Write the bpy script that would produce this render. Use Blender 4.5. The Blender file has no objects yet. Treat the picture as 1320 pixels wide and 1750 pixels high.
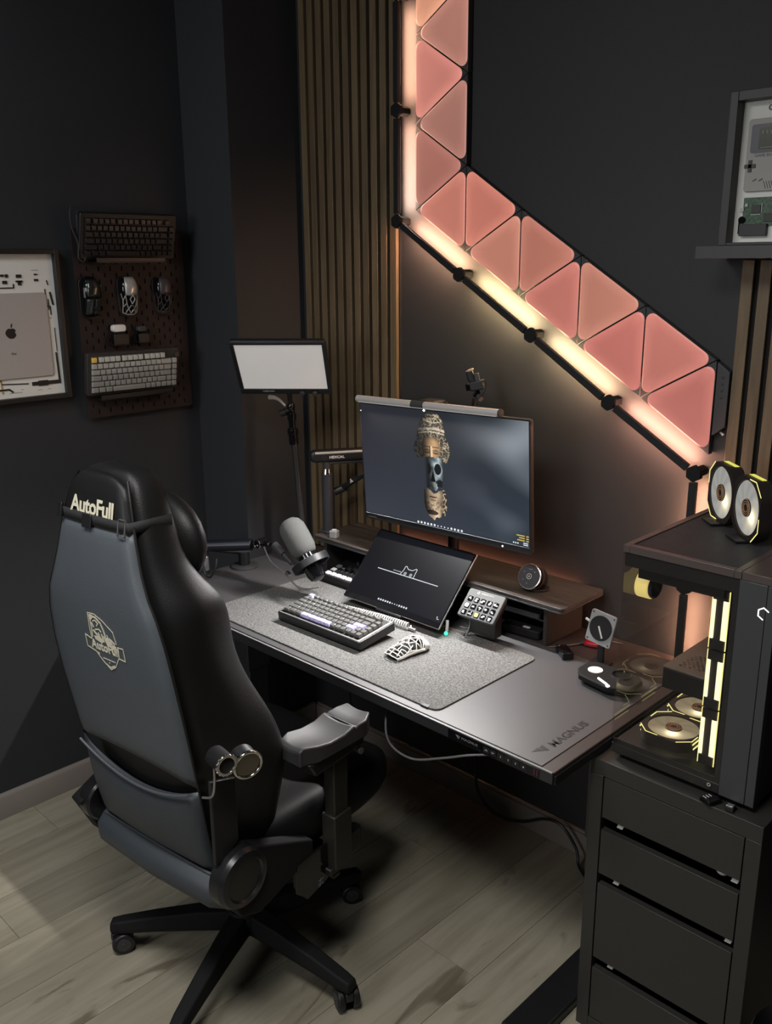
import bpy, bmesh, math, random
from mathutils import Vector, Matrix, Euler, noise
random.seed(7)
S = bpy.context.scene
COL = S.collection
H = 1.735            # eye height; all world coordinates below are given relative to the eye, floor = -H
PI = math.pi
R = math.radians

# ---------------------------------------------------------------- camera, world, exposure, lights
cam_d = bpy.data.cameras.new('camera'); cam = bpy.data.objects.new('camera', cam_d); COL.objects.link(cam)
cam_d.sensor_fit = 'VERTICAL'; cam_d.sensor_height = 36; cam_d.lens = 1545.44 * 36 / 1750
cam_d.clip_start = 0.02
def cam_matrix(yaw, pitch, roll):
    f = Vector((math.sin(yaw)*math.cos(pitch), math.cos(yaw)*math.cos(pitch), -math.sin(pitch)))
    r = Vector((math.cos(yaw), -math.sin(yaw), 0)); u = r.cross(f)
    c, s = math.cos(roll), math.sin(roll)
    r2 = c*r + s*u; u2 = -s*r + c*u
    return Matrix(((r2.x, u2.x, -f.x), (r2.y, u2.y, -f.y), (r2.z, u2.z, -f.z)))
cam.matrix_world = Matrix.Translation((0, 0, H)) @ cam_matrix(R(-44.404), R(15.526), R(-0.403)).to_4x4()
S.camera = cam
w = bpy.data.worlds.new('world'); S.world = w; w.use_nodes = True
w.node_tree.nodes['Background'].inputs[0].default_value = (0.5, 0.55, 0.6, 1)
w.node_tree.nodes['Background'].inputs[1].default_value = 0.02
vs = S.view_settings
vs.view_transform = 'Standard'; vs.look = 'None'; vs.exposure = 0.0; vs.gamma = 1.0; vs.use_curve_mapping = False

def area(name, loc, target, size, power, col=(1, 1, 1), sy=None, spread=180):
    l = bpy.data.lights.new(name, 'AREA'); l.energy = power; l.color = col; l.size = size
    if sy: l.shape = 'RECTANGLE'; l.size_y = sy
    l.spread = R(spread)
    o = bpy.data.objects.new(name, l); COL.objects.link(o)
    o.location = Vector(loc) + Vector((0, 0, H))
    d = Vector(target) - Vector(loc)
    o.rotation_euler = d.to_track_quat('-Z', 'Y').to_euler()
    return o
area('ceiling_light', (-1.70, 0.10, 0.84), (-1.6, 0.5, -1.7), 0.55, 15, (0.96, 0.98, 1.0))
area('ceiling_light_right', (-0.75, 0.35, 0.84), (-1.15, 1.15, -1.7), 0.5, 13, (1.0, 0.98, 0.94), spread=110)
area('camera_side_fill', (-1.3, -2.0, 0.2), (-1.7, 1.2, -0.9), 1.0, 26, (0.98, 0.98, 1.0))  # added soft fill from behind the camera, no visible lamp
area('corner_light', (-2.45, 0.85, 0.86), (-2.69, 1.05, 0.75), 0.12, 0.35, (0.80, 0.97, 1.0))

# ---------------------------------------------------------------- materials
def lin(c):
    return tuple(((v/255)/12.92 if v/255 <= 0.04045 else (((v/255)+0.055)/1.055)**2.4) for v in c)
MATS = {}
def mat(name, col, rough=0.5, metal=0.0, emit=None, estr=1.0, nscale=0, namt=0.0, bump=0.0, bscale=200, spec=0.5, stretch=None, coat=0):
    if name in MATS: return MATS[name]
    m = bpy.data.materials.new(name); m.use_nodes = True; nt = m.node_tree; b = nt.nodes['Principled BSDF']
    b.inputs['Base Color'].default_value = (*col, 1); b.inputs['Roughness'].default_value = rough
    b.inputs['Metallic'].default_value = metal; b.inputs['Specular IOR Level'].default_value = spec
    b.inputs['Coat Weight'].default_value = coat
    if emit: b.inputs['Emission Color'].default_value = (*emit, 1); b.inputs['Emission Strength'].default_value = estr
    tc = None
    if nscale or bump:
        tc = nt.nodes.new('ShaderNodeTexCoord'); mp = nt.nodes.new('ShaderNodeMapping')
        nt.links.new(tc.outputs['Object'], mp.inputs[0])
        if stretch: mp.inputs['Scale'].default_value = stretch
    if nscale:
        n = nt.nodes.new('ShaderNodeTexNoise'); n.inputs['Scale'].default_value = nscale; n.inputs['Detail'].default_value = 6
        nt.links.new(mp.outputs[0], n.inputs['Vector'])
        cr = nt.nodes.new('ShaderNodeValToRGB'); cr.color_ramp.elements[0].position = 0.3; cr.color_ramp.elements[1].position = 0.7
        cr.color_ramp.elements[0].color = (*[c*(1-namt) for c in col], 1); cr.color_ramp.elements[1].color = (*[min(1, c*(1+namt)) for c in col], 1)
        nt.links.new(n.outputs[0], cr.inputs[0]); nt.links.new(cr.outputs[0], b.inputs['Base Color'])
    if bump:
        n = nt.nodes.new('ShaderNodeTexNoise'); n.inputs['Scale'].default_value = bscale; n.inputs['Detail'].default_value = 3
        nt.links.new(mp.outputs[0], n.inputs['Vector'])
        bp = nt.nodes.new('ShaderNodeBump'); bp.inputs['Strength'].default_value = bump; bp.inputs['Distance'].default_value = 0.002
        nt.links.new(n.outputs[0], bp.inputs['Height']); nt.links.new(bp.outputs[0], b.inputs['Normal'])
    MATS[name] = m
    return m
def emis(name, col, s):
    if name in MATS: return MATS[name]
    m = bpy.data.materials.new(name); m.use_nodes = True; nt = m.node_tree; nt.nodes.clear()
    e = nt.nodes.new('ShaderNodeEmission'); e.inputs[0].default_value = (*col, 1); e.inputs[1].default_value = s
    o = nt.nodes.new('ShaderNodeOutputMaterial'); nt.links.new(e.outputs[0], o.inputs[0]); MATS[name] = m
    return m
def attr_emis(name, s=1.0):
    m = bpy.data.materials.new(name); m.use_nodes = True; nt = m.node_tree; nt.nodes.clear()
    e = nt.nodes.new('ShaderNodeEmission'); e.inputs[1].default_value = s
    a = nt.nodes.new('ShaderNodeAttribute'); a.attribute_name = 'Col'; nt.links.new(a.outputs['Color'], e.inputs[0])
    g = nt.nodes.new('ShaderNodeBsdfGlossy'); g.inputs['Roughness'].default_value = 0.35
    g.inputs['Color'].default_value = (0.03, 0.03, 0.03, 1)
    ad = nt.nodes.new('ShaderNodeAddShader'); nt.links.new(e.outputs[0], ad.inputs[0]); nt.links.new(g.outputs[0], ad.inputs[1])
    o = nt.nodes.new('ShaderNodeOutputMaterial'); nt.links.new(ad.outputs[0], o.inputs[0]); MATS[name] = m
    return m
def glass(name, tint=(0.85, 0.85, 0.85), ior=1.5):
    m = bpy.data.materials.new(name); m.use_nodes = True; nt = m.node_tree; nt.nodes.clear()
    t = nt.nodes.new('ShaderNodeBsdfTransparent'); t.inputs[0].default_value = (*tint, 1)
    g = nt.nodes.new('ShaderNodeBsdfGlossy'); g.inputs['Roughness'].default_value = 0.01
    f = nt.nodes.new('ShaderNodeFresnel'); f.inputs[0].default_value = ior
    ge = nt.nodes.new('ShaderNodeNewGeometry'); inv = nt.nodes.new('ShaderNodeMath'); inv.operation = 'SUBTRACT'; inv.inputs[0].default_value = 1; nt.links.new(ge.outputs['Backfacing'], inv.inputs[1])
    mu = nt.nodes.new('ShaderNodeMath'); mu.operation = 'MULTIPLY'; nt.links.new(f.outputs[0], mu.inputs[0]); nt.links.new(inv.outputs[0], mu.inputs[1])   # reflect once, on the outer skin of each pane
    mx = nt.nodes.new('ShaderNodeMixShader'); nt.links.new(mu.outputs[0], mx.inputs[0]); nt.links.new(t.outputs[0], mx.inputs[1]); nt.links.new(g.outputs[0], mx.inputs[2])
    o = nt.nodes.new('ShaderNodeOutputMaterial'); nt.links.new(mx.outputs[0], o.inputs[0]); MATS[name] = m
    return m
def wood(name, c1, c2, axis, scale=1.0, rough=0.5, knots=False):
    """streaky grain running along the given object axis, with a per-object offset"""
    m = bpy.data.materials.new(name); m.use_nodes = True; nt = m.node_tree; b = nt.nodes['Principled BSDF']; L = nt.links
    tc = nt.nodes.new('ShaderNodeTexCoord'); oi = nt.nodes.new('ShaderNodeObjectInfo')
    mul = nt.nodes.new('ShaderNodeMath'); mul.operation = 'MULTIPLY'; mul.inputs[1].default_value = 37.0; L.new(oi.outputs['Random'], mul.inputs[0])
    ad = nt.nodes.new('ShaderNodeVectorMath'); ad.operation = 'ADD'; L.new(tc.outputs['Object'], ad.inputs[0]); L.new(mul.outputs[0], ad.inputs[1])
    mp = nt.nodes.new('ShaderNodeMapping'); L.new(ad.outputs[0], mp.inputs[0])
    sc = [14*scale]*3; sc['xyz'.index(axis)] = 1.1*scale; mp.inputs['Scale'].default_value = sc
    n = nt.nodes.new('ShaderNodeTexNoise'); n.inputs['Scale'].default_value = 1.6; n.inputs['Detail'].default_value = 8; n.inputs['Roughness'].default_value = 0.62; n.inputs['Distortion'].default_value = 0.8
    L.new(mp.outputs[0], n.inputs['Vector'])
    cr = nt.nodes.new('ShaderNodeValToRGB'); e = cr.color_ramp.elements
    e[0].position = 0.3; e[0].color = (*c2, 1); e[1].position = 0.62; e[1].color = (*c1, 1)
    L.new(n.outputs[0], cr.inputs[0])
    out = cr.outputs[0]
    if knots:
        mp2 = nt.nodes.new('ShaderNodeMapping'); L.new(ad.outputs[0], mp2.inputs[0])
        s2 = [9.0]*3; s2['xyz'.index(axis)] = 2.2; mp2.inputs['Scale'].default_value = s2
        n2 = nt.nodes.new('ShaderNodeTexNoise'); n2.inputs['Scale'].default_value = 1.0; n2.inputs['Detail'].default_value = 5; n2.inputs['Distortion'].default_value = 1.6
        L.new(mp2.outputs[0], n2.inputs['Vector'])
        c3 = nt.nodes.new('ShaderNodeValToRGB'); c3.color_ramp.elements[0].position = 0.29; c3.color_ramp.elements[0].color = (0.50, 0.46, 0.43, 1)
        c3.color_ramp.elements[1].position = 0.38; c3.color_ramp.elements[1].color = (1, 1, 1, 1); L.new(n2.outputs[0], c3.inputs[0])
        mx = nt.nodes.new('ShaderNodeMix'); mx.data_type = 'RGBA'; mx.blend_type = 'MULTIPLY'; mx.inputs[0].default_value = 1
        L.new(out, mx.inputs[6]); L.new(c3.outputs[0], mx.inputs[7]); out = mx.outputs[2]
    hs = nt.nodes.new('ShaderNodeHueSaturation'); mr = nt.nodes.new('ShaderNodeMapRange'); mr.inputs[3].default_value = 0.86; mr.inputs[4].default_value = 1.12
    L.new(oi.outputs['Random'], mr.inputs[0]); L.new(mr.outputs[0], hs.inputs['Value']); L.new(out, hs.inputs['Color']); L.new(hs.outputs[0], b.inputs['Base Color'])
    b.inputs['Roughness'].default_value = rough
    bp = nt.nodes.new('ShaderNodeBump'); bp.inputs['Strength'].default_value = 0.15; bp.inputs['Distance'].default_value = 0.001
    L.new(n.outputs[0], bp.inputs['Height']); L.new(bp.outputs[0], b.inputs['Normal'])
    MATS[name] = m
    return m

M = {}
M['wall'] = mat('charcoal_paint', (0.021, 0.023, 0.026), 0.75, nscale=3, namt=0.08, bump=0.1, bscale=300)
M['wall_back'] = mat('charcoal_paint_back', (0.019, 0.019, 0.0195), 0.65, nscale=3, namt=0.08, bump=0.1, bscale=300)
M['ceiling'] = mat('dark_ceiling_paint', (0.06, 0.06, 0.06), 0.9)
M['base'] = mat('baseboard_paint', (0.22, 0.19, 0.165), 0.55, nscale=5, namt=0.05)
M['black'] = mat('black_plastic', (0.008, 0.008, 0.009), 0.45)
M['gloss'] = mat('gloss_black', (0.004, 0.004, 0.005), 0.12)
M['matte'] = mat('matte_black', (0.006, 0.006, 0.0065), 0.7, spec=0.25, bump=0.15, bscale=400)
M['dgrey'] = mat('dark_grey_metal', (0.035, 0.035, 0.037), 0.45, nscale=8, namt=0.06)
M['mgrey'] = mat('mid_grey_plastic', (0.16, 0.16, 0.16), 0.5)
M['lgrey'] = mat('light_grey_plastic', (0.42, 0.41, 0.39), 0.5)
M['white'] = mat('white_plastic', (0.75, 0.74, 0.70), 0.45)
M['alu'] = mat('grey_aluminium', (0.45, 0.44, 0.43), 0.35, 0.9)
M['chrome'] = mat('chrome', (0.7, 0.68, 0.64), 0.15, 1.0)
M['leather'] = mat('black_leather', (0.0075, 0.0075, 0.0075), 0.46, spec=0.32, bump=0.2, bscale=350, nscale=6, namt=0.15)
M['leather_b'] = mat('slate_leather', (0.066, 0.076, 0.086), 0.5, bump=0.2, bscale=350, nscale=4, namt=0.08)
M['cream'] = mat('cream_print', (0.62, 0.58, 0.44), 0.5)
M['felt'] = mat('grey_felt', (0.115, 0.113, 0.11), 0.95, nscale=210, namt=0.50, bump=0.5, bscale=500, spec=0.1)
M['deskmat'] = mat('grey_leatherette', (0.060, 0.058, 0.060), 0.42, nscale=4, namt=0.05, bump=0.1, bscale=500)
M['deskmetal'] = mat('brown_grey_metal', (0.036, 0.027, 0.026), 0.42)
M['floor'] = wood('pale_oak_laminate', lin((150, 144, 127)), lin((127, 120, 103)), 'y', 1.0, 0.5, True)
M['slat'] = wood('walnut_slat', lin((104, 88, 64)), lin((82, 67, 47)), 'z', 2.2, 0.55)
M['felt_b'] = mat('black_felt_backing', (0.006, 0.006, 0.006), 0.95)
M['darkwood'] = wood('black_oak', (0.055, 0.048, 0.043), (0.006, 0.005, 0.005), 'x', 5.0, 0.42)
M['cabinet'] = mat('cabinet_lacquer', (0.023, 0.0215, 0.019), 0.5, nscale=3, namt=0.1)
M['peg'] = mat('dark_brown_fibreboard', (0.015, 0.006, 0.005), 0.7, nscale=20, namt=0.2)
M['diffuser'] = mat('white_diffuser', (0.82, 0.80, 0.77), 0.45, emit=(1.0, 0.97, 0.93), estr=0.16)
M['foam'] = mat('grey_foam', (0.075, 0.075, 0.072), 0.95, bump=0.6, bscale=900)
M['green'] = emis('green_led', (0.05, 1.0, 0.35), 3)
M['whitled'] = emis('white_led', (0.95, 0.97, 1.0), 2.2)
M['yled'] = emis('yellow_led', (0.95, 0.86, 0.30), 1.3)
M['yledb'] = emis('pale_yellow_led', (1.0, 0.93, 0.55), 1.6)
M['yedge'] = emis('yellow_edge_led', (0.85, 0.80, 0.16), 0.9)

# ---------------------------------------------------------------- mesh helpers
def frame(o, u, v):
    """4x4 matrix: local x = u, local y = v, local z = u x v, origin o"""
    u = Vector(u).normalized(); v = Vector(v); v = (v - v.dot(u)*u).normalized(); n = u.cross(v)
    return Matrix(((u.x, v.x, n.x, o[0]), (u.y, v.y, n.y, o[1]), (u.z, v.z, n.z, o[2]), (0, 0, 0, 1)))
class MB:
    def __init__(s): s.bm = bmesh.new()
    def _add(s, vs, fs):
        b = [s.bm.verts.new(v) for v in vs]
        for f in fs:
            try: s.bm.faces.new([b[i] for i in f])
            except ValueError: pass
        return s
    def box(s, c, d, rot=None):
        x, y, z = d[0]/2, d[1]/2, d[2]/2
        vs = [Vector(p) for p in ((-x,-y,-z),(x,-y,-z),(x,y,-z),(-x,y,-z),(-x,-y,z),(x,-y,z),(x,y,z),(-x,y,z))]
        if rot is not None: vs = [rot @ v for v in vs]
        vs = [v + Vector(c) for v in vs]
        return s._add(vs, [(0,3,2,1),(4,5,6,7),(0,1,5,4),(1,2,6,5),(2,3,7,6),(3,0,4,7)])
    def box2(s, a, b):
        return s.box([(a[i]+b[i])/2 for i in range(3)], [abs(b[i]-a[i]) for i in range(3)])
    def prism(s, poly, h, m=None):
        m = m or Matrix(); n = len(poly)
        vs = [m @ Vector((p[0], p[1], 0)) for p in poly] + [m @ Vector((p[0], p[1], h)) for p in poly]
        fs = [tuple(range(n-1, -1, -1)), tuple(range(n, 2*n))] + [(i, (i+1) % n, n+(i+1) % n, n+i) for i in range(n)]
        return s._add(vs, fs)
    def lathe(s, prof, m=None, n=24, cap=True):
        m = m or Matrix(); k = len(prof)
        vs = [m @ Vector((r*math.cos(2*PI*j/n), r*math.sin(2*PI*j/n), h)) for r, h in prof for j in range(n)]
        fs = [(i*n+j, i*n+(j+1) % n, (i+1)*n+(j+1) % n, (i+1)*n+j) for i in range(k-1) for j in range(n)]
        if cap:
            fs.append(tuple(range(n-1, -1, -1))); fs.append(tuple(range((k-1)*n, k*n)))
        return s._add(vs, fs)
    def cyl(s, a, b, r0, r1=None, n=20):
        a = Vector(a); b = Vector(b); d = b-a; L = d.length
        q = d.to_track_quat('Z', 'Y').to_matrix().to_4x4(); q.translation = a
        return s.lathe([(r0, 0), (r0 if r1 is None else r1, L)], q, n)
    def ring(s, m, ro, ri, h, n=32):
        vs = []
        for r, z in ((ro, 0), (ro, h), (ri, h), (ri, 0)):
            vs += [m @ Vector((r*math.cos(2*PI*j/n), r*math.sin(2*PI*j/n), z)) for j in range(n)]
        return s._add(vs, [(i*n+j, i*n+(j+1) % n, ((i+1) % 4)*n+(j+1) % n, ((i+1) % 4)*n+j) for i in range(4) for j in range(n)])
    def tube(s, pts, r, n=8, closed=False, smooth=0):
        pts = [Vector(p) for p in pts]
        if smooth: pts = catmull(pts, smooth, closed)
        k = len(pts); rings = []; ref = None
        for i, p in enumerate(pts):
            if closed: t = pts[(i+1) % k] - pts[i-1]
            else: t = pts[min(i+1, k-1)] - pts[max(i-1, 0)]
            t.normalize()
            if ref is None: ref = t.orthogonal().normalized()
            ref = (ref - ref.dot(t)*t)
            if ref.length < 1e-6: ref = t.orthogonal()
            ref.normalize(); bi = t.cross(ref)
            rr = r(i/(k-1)) if callable(r) else r
            rings += [p + rr*(math.cos(2*PI*j/n)*ref + math.sin(2*PI*j/n)*bi) for j in range(n)]
        m = k if closed else k-1
        fs = [(i*n+j, i*n+(j+1) % n, ((i+1) % k)*n+(j+1) % n, ((i+1) % k)*n+j) for i in range(m) for j in range(n)]
        if not closed: fs += [tuple(range(n-1, -1, -1)), tuple(range((k-1)*n, k*n))]
        return s._add(rings, fs)
    def ribbon(s, pts, wd, t, m=None, closed=False):
        """flat stroke of width wd and thickness t in the local xy plane of m"""
        m = m or Matrix(); P = [Vector((p[0], p[1])) for p in pts]; k = len(P)
        for i in range(k if closed else k-1):
            a, b = P[i], P[(i+1) % k]; d = b-a
            if d.length < 1e-7: continue
            d.normalize(); nn = Vector((-d.y, d.x))*wd/2; a2 = a-d*wd*0.3; b2 = b+d*wd*0.3
            s.prism([a2-nn, b2-nn, b2+nn, a2+nn], t, m)
        return s
    def ell(s, c, r, n=20, rot=None):
        vs = []; k = n//2
        for i in range(1, k):
            th = PI*i/k
            for j in range(n):
                v = Vector((r[0]*math.sin(th)*math.cos(2*PI*j/n), r[1]*math.sin(th)*math.sin(2*PI*j/n), r[2]*math.cos(th)))
                vs.append((rot @ v if rot is not None else v) + Vector(c))
        tp = Vector((0, 0, r[2])); bt = Vector((0, 0, -r[2]))
        if rot is not None: tp = rot @ tp; bt = rot @ bt
        vs += [tp+Vector(c), bt+Vector(c)]; T = len(vs)-2
        fs = [(i*n+j, (i+1)*n+j, (i+1)*n+(j+1) % n, i*n+(j+1) % n) for i in range(k-2) for j in range(n)]
        fs += [(T, j, (j+1) % n) for j in range(n)] + [(T+1, (k-2)*n+(j+1) % n, (k-2)*n+j) for j in range(n)]
        return s._add(vs, fs)
    def loft(s, rings, cap=True, closed=True):
        n = len(rings[0]); k = len(rings); vs = [Vector(p) for r in rings for p in r]
        e = n if closed else n-1
        fs = [(i*n+j, i*n+(j+1) % n, (i+1)*n+(j+1) % n, (i+1)*n+j) for i in range(k-1) for j in range(e)]
        if cap and closed: fs += [tuple(range(n-1, -1, -1)), tuple(range((k-1)*n, k*n))]
        return s._add(vs, fs)
    def build(s, name, m, parent=None, bevel=0, sub=0, angle=35, segs=2, solid=0):
        bmesh.ops.recalc_face_normals(s.bm, faces=s.bm.faces)
        me = bpy.data.meshes.new(name); s.bm.to_mesh(me); s.bm.free()
        for p in me.polygons: p.use_smooth = True
        if not sub: me.set_sharp_from_angle(angle=R(angle))
        me.materials.append(m)
        o = bpy.data.objects.new(name, me); COL.objects.link(o)
        if parent is not None: o.parent = parent
        if solid: md = o.modifiers.new('solid', 'SOLIDIFY'); md.thickness = solid; md.offset = 0
        if bevel:
            md = o.modifiers.new('bevel', 'BEVEL'); md.width = bevel; md.segments = segs; md.limit_method = 'ANGLE'; md.angle_limit = R(30)
            md.harden_normals = False
        if sub: md = o.modifiers.new('sub', 'SUBSURF'); md.levels = sub; md.render_levels = sub
        return o
def catmull(P, k, closed=False):
    n = len(P); out = []
    g = (lambda i: P[i % n]) if closed else (lambda i: P[max(0, min(n-1, i))])
    for i in range(n if closed else n-1):
        p0, p1, p2, p3 = g(i-1), g(i), g(i+1), g(i+2)
        for q in range(k):
            t = q/k
            out.append(0.5*((2*p1) + (p2-p0)*t + (2*p0-5*p1+4*p2-p3)*t*t + (3*p1-p0-3*p2+p3)*t**3))
    if not closed: out.append(P[-1])
    return out
def rrect(w_, h_, r, n=4):
    o = []
    for cx, cy, a in ((w_/2-r, h_/2-r, 0), (-w_/2+r, h_/2-r, 90), (-w_/2+r, -h_/2+r, 180), (w_/2-r, -h_/2+r, 270)):
        for i in range(n+1): t = R(a+90*i/n); o.append((cx+r*math.cos(t), cy+r*math.sin(t)))
    return o
def thing(name, label, cat, loc, rot=None, group=None):
    o = bpy.data.objects.new(name, None); COL.objects.link(o); o.empty_display_size = 0.05
    o.location = Vector(loc) + Vector((0, 0, H))
    if rot is not None: o.rotation_euler = rot if not isinstance(rot, (int, float)) else (0, 0, rot)
    o['label'] = label; o['category'] = cat
    if group: o['group'] = group
    return o
def tag(o, label, cat, group=None, loc=None):
    o['label'] = label; o['category'] = cat
    if group: o['group'] = group
    return o
def world(o, loc=(0, 0, 0), rz=0):
    o.location = Vector(loc) + Vector((0, 0, H)); o.rotation_euler = (0, 0, rz); return o
def struct(o): o['kind'] = 'structure'; world(o); return o
def text(name, body, size, m4, m, parent, ext=0.0004, align='CENTER', shear=0, spacing=1.0, xs=1.0, bold=0.0):
    c = bpy.data.curves.new(name, 'FONT'); c.body = body; c.size = size; c.extrude = ext; c.align_x = align; c.align_y = 'CENTER'
    c.shear = shear; c.space_character = spacing; c.resolution_u = 3; c.offset = bold
    t = bpy.data.objects.new(name, c); COL.objects.link(t)
    dg = bpy.context.evaluated_depsgraph_get(); me = bpy.data.meshes.new_from_object(t.evaluated_get(dg))
    bpy.data.objects.remove(t); me.name = name
    me.transform(Matrix.Diagonal((xs, 1, 1, 1))); me.transform(m4); me.materials.clear(); me.materials.append(m)
    o = bpy.data.objects.new(name, me); COL.objects.link(o)
    if parent is not None: o.parent = parent
    return o
def inst(o, parent, loc=(0, 0, 0), rot=None, scale=None):
    c = o.copy(); COL.objects.link(c); c.parent = parent; c.location = loc
    if rot is not None: c.rotation_euler = rot
    if scale is not None: c.scale = scale
    return c
def color_mesh(name, vs, fs, cols, m, parent):
    me = bpy.data.meshes.new(name); me.from_pydata(vs, [], fs); a = me.color_attributes.new('Col', 'FLOAT_COLOR', 'POINT')
    for i, c in enumerate(cols): a.data[i].color = (*c, 1)
    me.materials.append(m); o = bpy.data.objects.new(name, me); COL.objects.link(o); o.parent = parent
    return o
XZ = lambda x, y, z: frame((x, y, z), (1, 0, 0), (0, 0, 1))      # plane facing -y
def bu(mb, name, m, root, **k):
    """build a part whose mesh is given in eye-relative world coordinates under an unrotated root"""
    o = mb.build(name, m, root, **k); o.location = -(root.location - Vector((0, 0, H))); return o

# ================================================================ THE SETTING
FZ, CZ = -H, 0.90
WX, WY = -2.695, 2.10
WF, WR = -2.6, 1.7
fl = struct(MB().box2((WX-0.1, WF-0.1, FZ-0.10), (WR+0.1, WY+0.1, FZ-0.012)).build('floor', mat('dark_subfloor', (0.02, 0.018, 0.015), 0.9)))
# laminate boards, running towards the back wall: each its own piece
pw, plen = 0.192, 1.285
pm = {}
def plank_mesh(L):
    k = round(L, 3)
    if k not in pm:
        mb = MB().box((0, 0, 0), (pw-0.0012, L-0.0012, 0.012)); o = mb.build('plank', M['floor'], fl, bevel=0); me = o.data
        bpy.data.objects.remove(o); pm[k] = me
    return pm[k]
ci = 0; x = WX
offs = [0.2, 0.95, 0.5, 1.15, 0.0, 0.75, 0.35, 1.05, 0.6]
while x < WR:
    y = WF - offs[ci % 9]
    while y < WY:
        a, b = max(y, WF), min(y+plen, WY)
        if b - a > 0.03:
            o = bpy.data.objects.new('plank', plank_mesh(b-a)); COL.objects.link(o); o.parent = fl; o.location = (x+pw/2, (a+b)/2, FZ-0.006)
        y += plen
    x += pw; ci += 1
fl.location = (0, 0, H)
struct(MB().box2((WX-0.1, WF-0.1, CZ), (WR+0.1, WY+0.1, CZ+0.1)).build('ceiling', M['ceiling']))
struct(MB().box2((WX-0.1, WF-0.1, FZ-0.012), (WX, WY, CZ)).build('wall_left', M['wall']))
struct(MB().box2((WX-0.1, WY, FZ-0.012), (WR+0.1, WY+0.1, CZ)).build('wall_back', M['wall_back']))
struct(MB().box2((WR, WF-0.1, FZ-0.012), (WR+0.1, WY, CZ)).build('wall_right', M['wall']))
struct(MB().box2((WX, WF-0.1, FZ-0.012), (WR, WF, CZ)).build('wall_front', M['wall']))
struct(MB().box2((WX, 1.812, FZ), (-2.445, WY, CZ)).build('wall_pillar', M['wall']))
def skirting(a, b, axis, nrm):
    mb = MB(); t = 0.015; h = 0.085
    prof = [(0, 0), (t, 0), (t, h-0.012), (t-0.006, h-0.002), (0.004, h), (0, h)]
    if axis == 'y': m4 = frame((a[0], a[1], FZ), (nrm, 0, 0), (0, 0, 1)); L = abs(b[1]-a[1]); mb.prism(prof, -L if nrm > 0 else L, m4)
    else: m4 = frame((a[0], a[1], FZ), (0, nrm, 0), (0, 0, 1)); L = abs(b[0]-a[0]); mb.prism(prof, L if nrm > 0 else -L, m4)
    return mb
struct(skirting((WX, WF), (WX, 1.812), 'y', 1).build('baseboard_left', M['base'], angle=50))
o = struct(MB().box2((-2.43, WY-0.015, FZ), (WR, WY, FZ+0.075)).box2((-2.43, WY-0.010, FZ+0.075), (WR, WY, FZ+0.083)).build('baseboard_back', M['base'], bevel=0.002))
struct(MB().box2((WX+0.015, 1.797, FZ), (-2.43, 1.812, FZ+0.083)).box2((-2.445, 1.797, FZ), (-2.43, WY-0.015, FZ+0.083)).build('baseboard_pillar', M['base'], bevel=0.002))

# slatted acoustic panels
def slat_panel(x0, n, label, z0=FZ+0.085, z1=CZ-0.002):
    t = thing('slat_panel', label, 'wall panel', (x0+n*0.02, WY-0.02, z0), group='vertical slat wall panels')
    bu(MB().box2((x0-0.004, WY-0.009, z0), (x0+0.04*(n-1)+0.031, WY-0.0003, z1)), 'felt_backing', M['felt_b'], t)
    me = None
    for i in range(n):
        if me is None:
            o = MB().box((0, 0, 0), (0.027, 0.0125, z1-0.001-z0)).build('slat', M['slat'], t, bevel=0.001, segs=1); me = o
        else: o = inst(me, t)
        o.location = (x0+0.0135+0.04*i-(x0+n*0.02), 0.005, (z1-0.001-z0)/2)
    return t
slat_panel(-2.412, 11, 'tall walnut slat wall panel between the grey pillar and the lit triangles', z0=-0.998)
slat_panel(-0.902, 9, 'walnut slat wall panel on the right below the shelf and behind the small fans', z1=-0.003)

# ================================================================ TRIANGULAR LIGHT PANELS
xk = [-1.905+0.1928*k for k in range(6)]
A = [(xk[0], 0.142+0.2365*n) for n in range(5)]
B = [(xk[1], 0.255+0.2355*n) for n in range(4)]
Lw = {k: (xk[k], 0.142-0.1202*k) for k in range(1, 6)}
Up = {k: (xk[k], 0.142-0.1202*k+0.2285) for k in range(2, 6)}; Up[1] = B[0]
tris = [(A[2], A[3], B[2]), (B[1], B[2], A[2]), (A[1], A[2], B[1]), (B[0], B[1], A[1]), (A[0], A[1], B[0]), (A[0], B[0], Lw[1])]
for k in range(1, 5):
    tris += [(Up[k], Lw[k], Up[k+1]), (Lw[k], Up[k+1], Lw[k+1])]
tcol = [(214, 150, 125), (172, 118, 108), (196, 124, 116), (162, 112, 104), (164, 106, 98), (192, 120, 108), (190, 116, 104),
        (186, 122, 108), (176, 112, 100), (188, 114, 106), (184, 122, 108), (190, 112, 106), (190, 116, 108), (184, 110, 104)]
names = ['peach lit triangular wall light, topmost and cut by the top edge of the photo',
         'dusty pink triangular wall light, second from the top of the vertical strip',
         'salmon triangular wall light, third from the top beside the vertical light bar',
         'dull pink triangular wall light, fourth from the top, flat side to the right',
         'dull red-pink triangular wall light, fifth from the top beside the vertical light bar',
         'salmon triangular wall light at the bend, left of the dividing seam under the corner',
         'salmon triangular wall light at the bend, first on the upper edge of the diagonal',
         'peach-pink triangular wall light on the lower edge, first below the bend along the diagonal',
         'triangular wall light on the upper edge of the diagonal, second after the bend',
         'rosy triangular wall light on the lower edge of the diagonal, second after the bend',
         'peach triangular wall light on the upper edge of the diagonal, third after the bend',
         'rosy triangular wall light on the lower edge of the diagonal, third after the bend',
         'last triangular wall light on the upper edge, beside the dark controller',
         'lowest triangular wall light at the bottom right end, above the small fans']
M['tri'] = attr_emis('triangle_diffuser')
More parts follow.
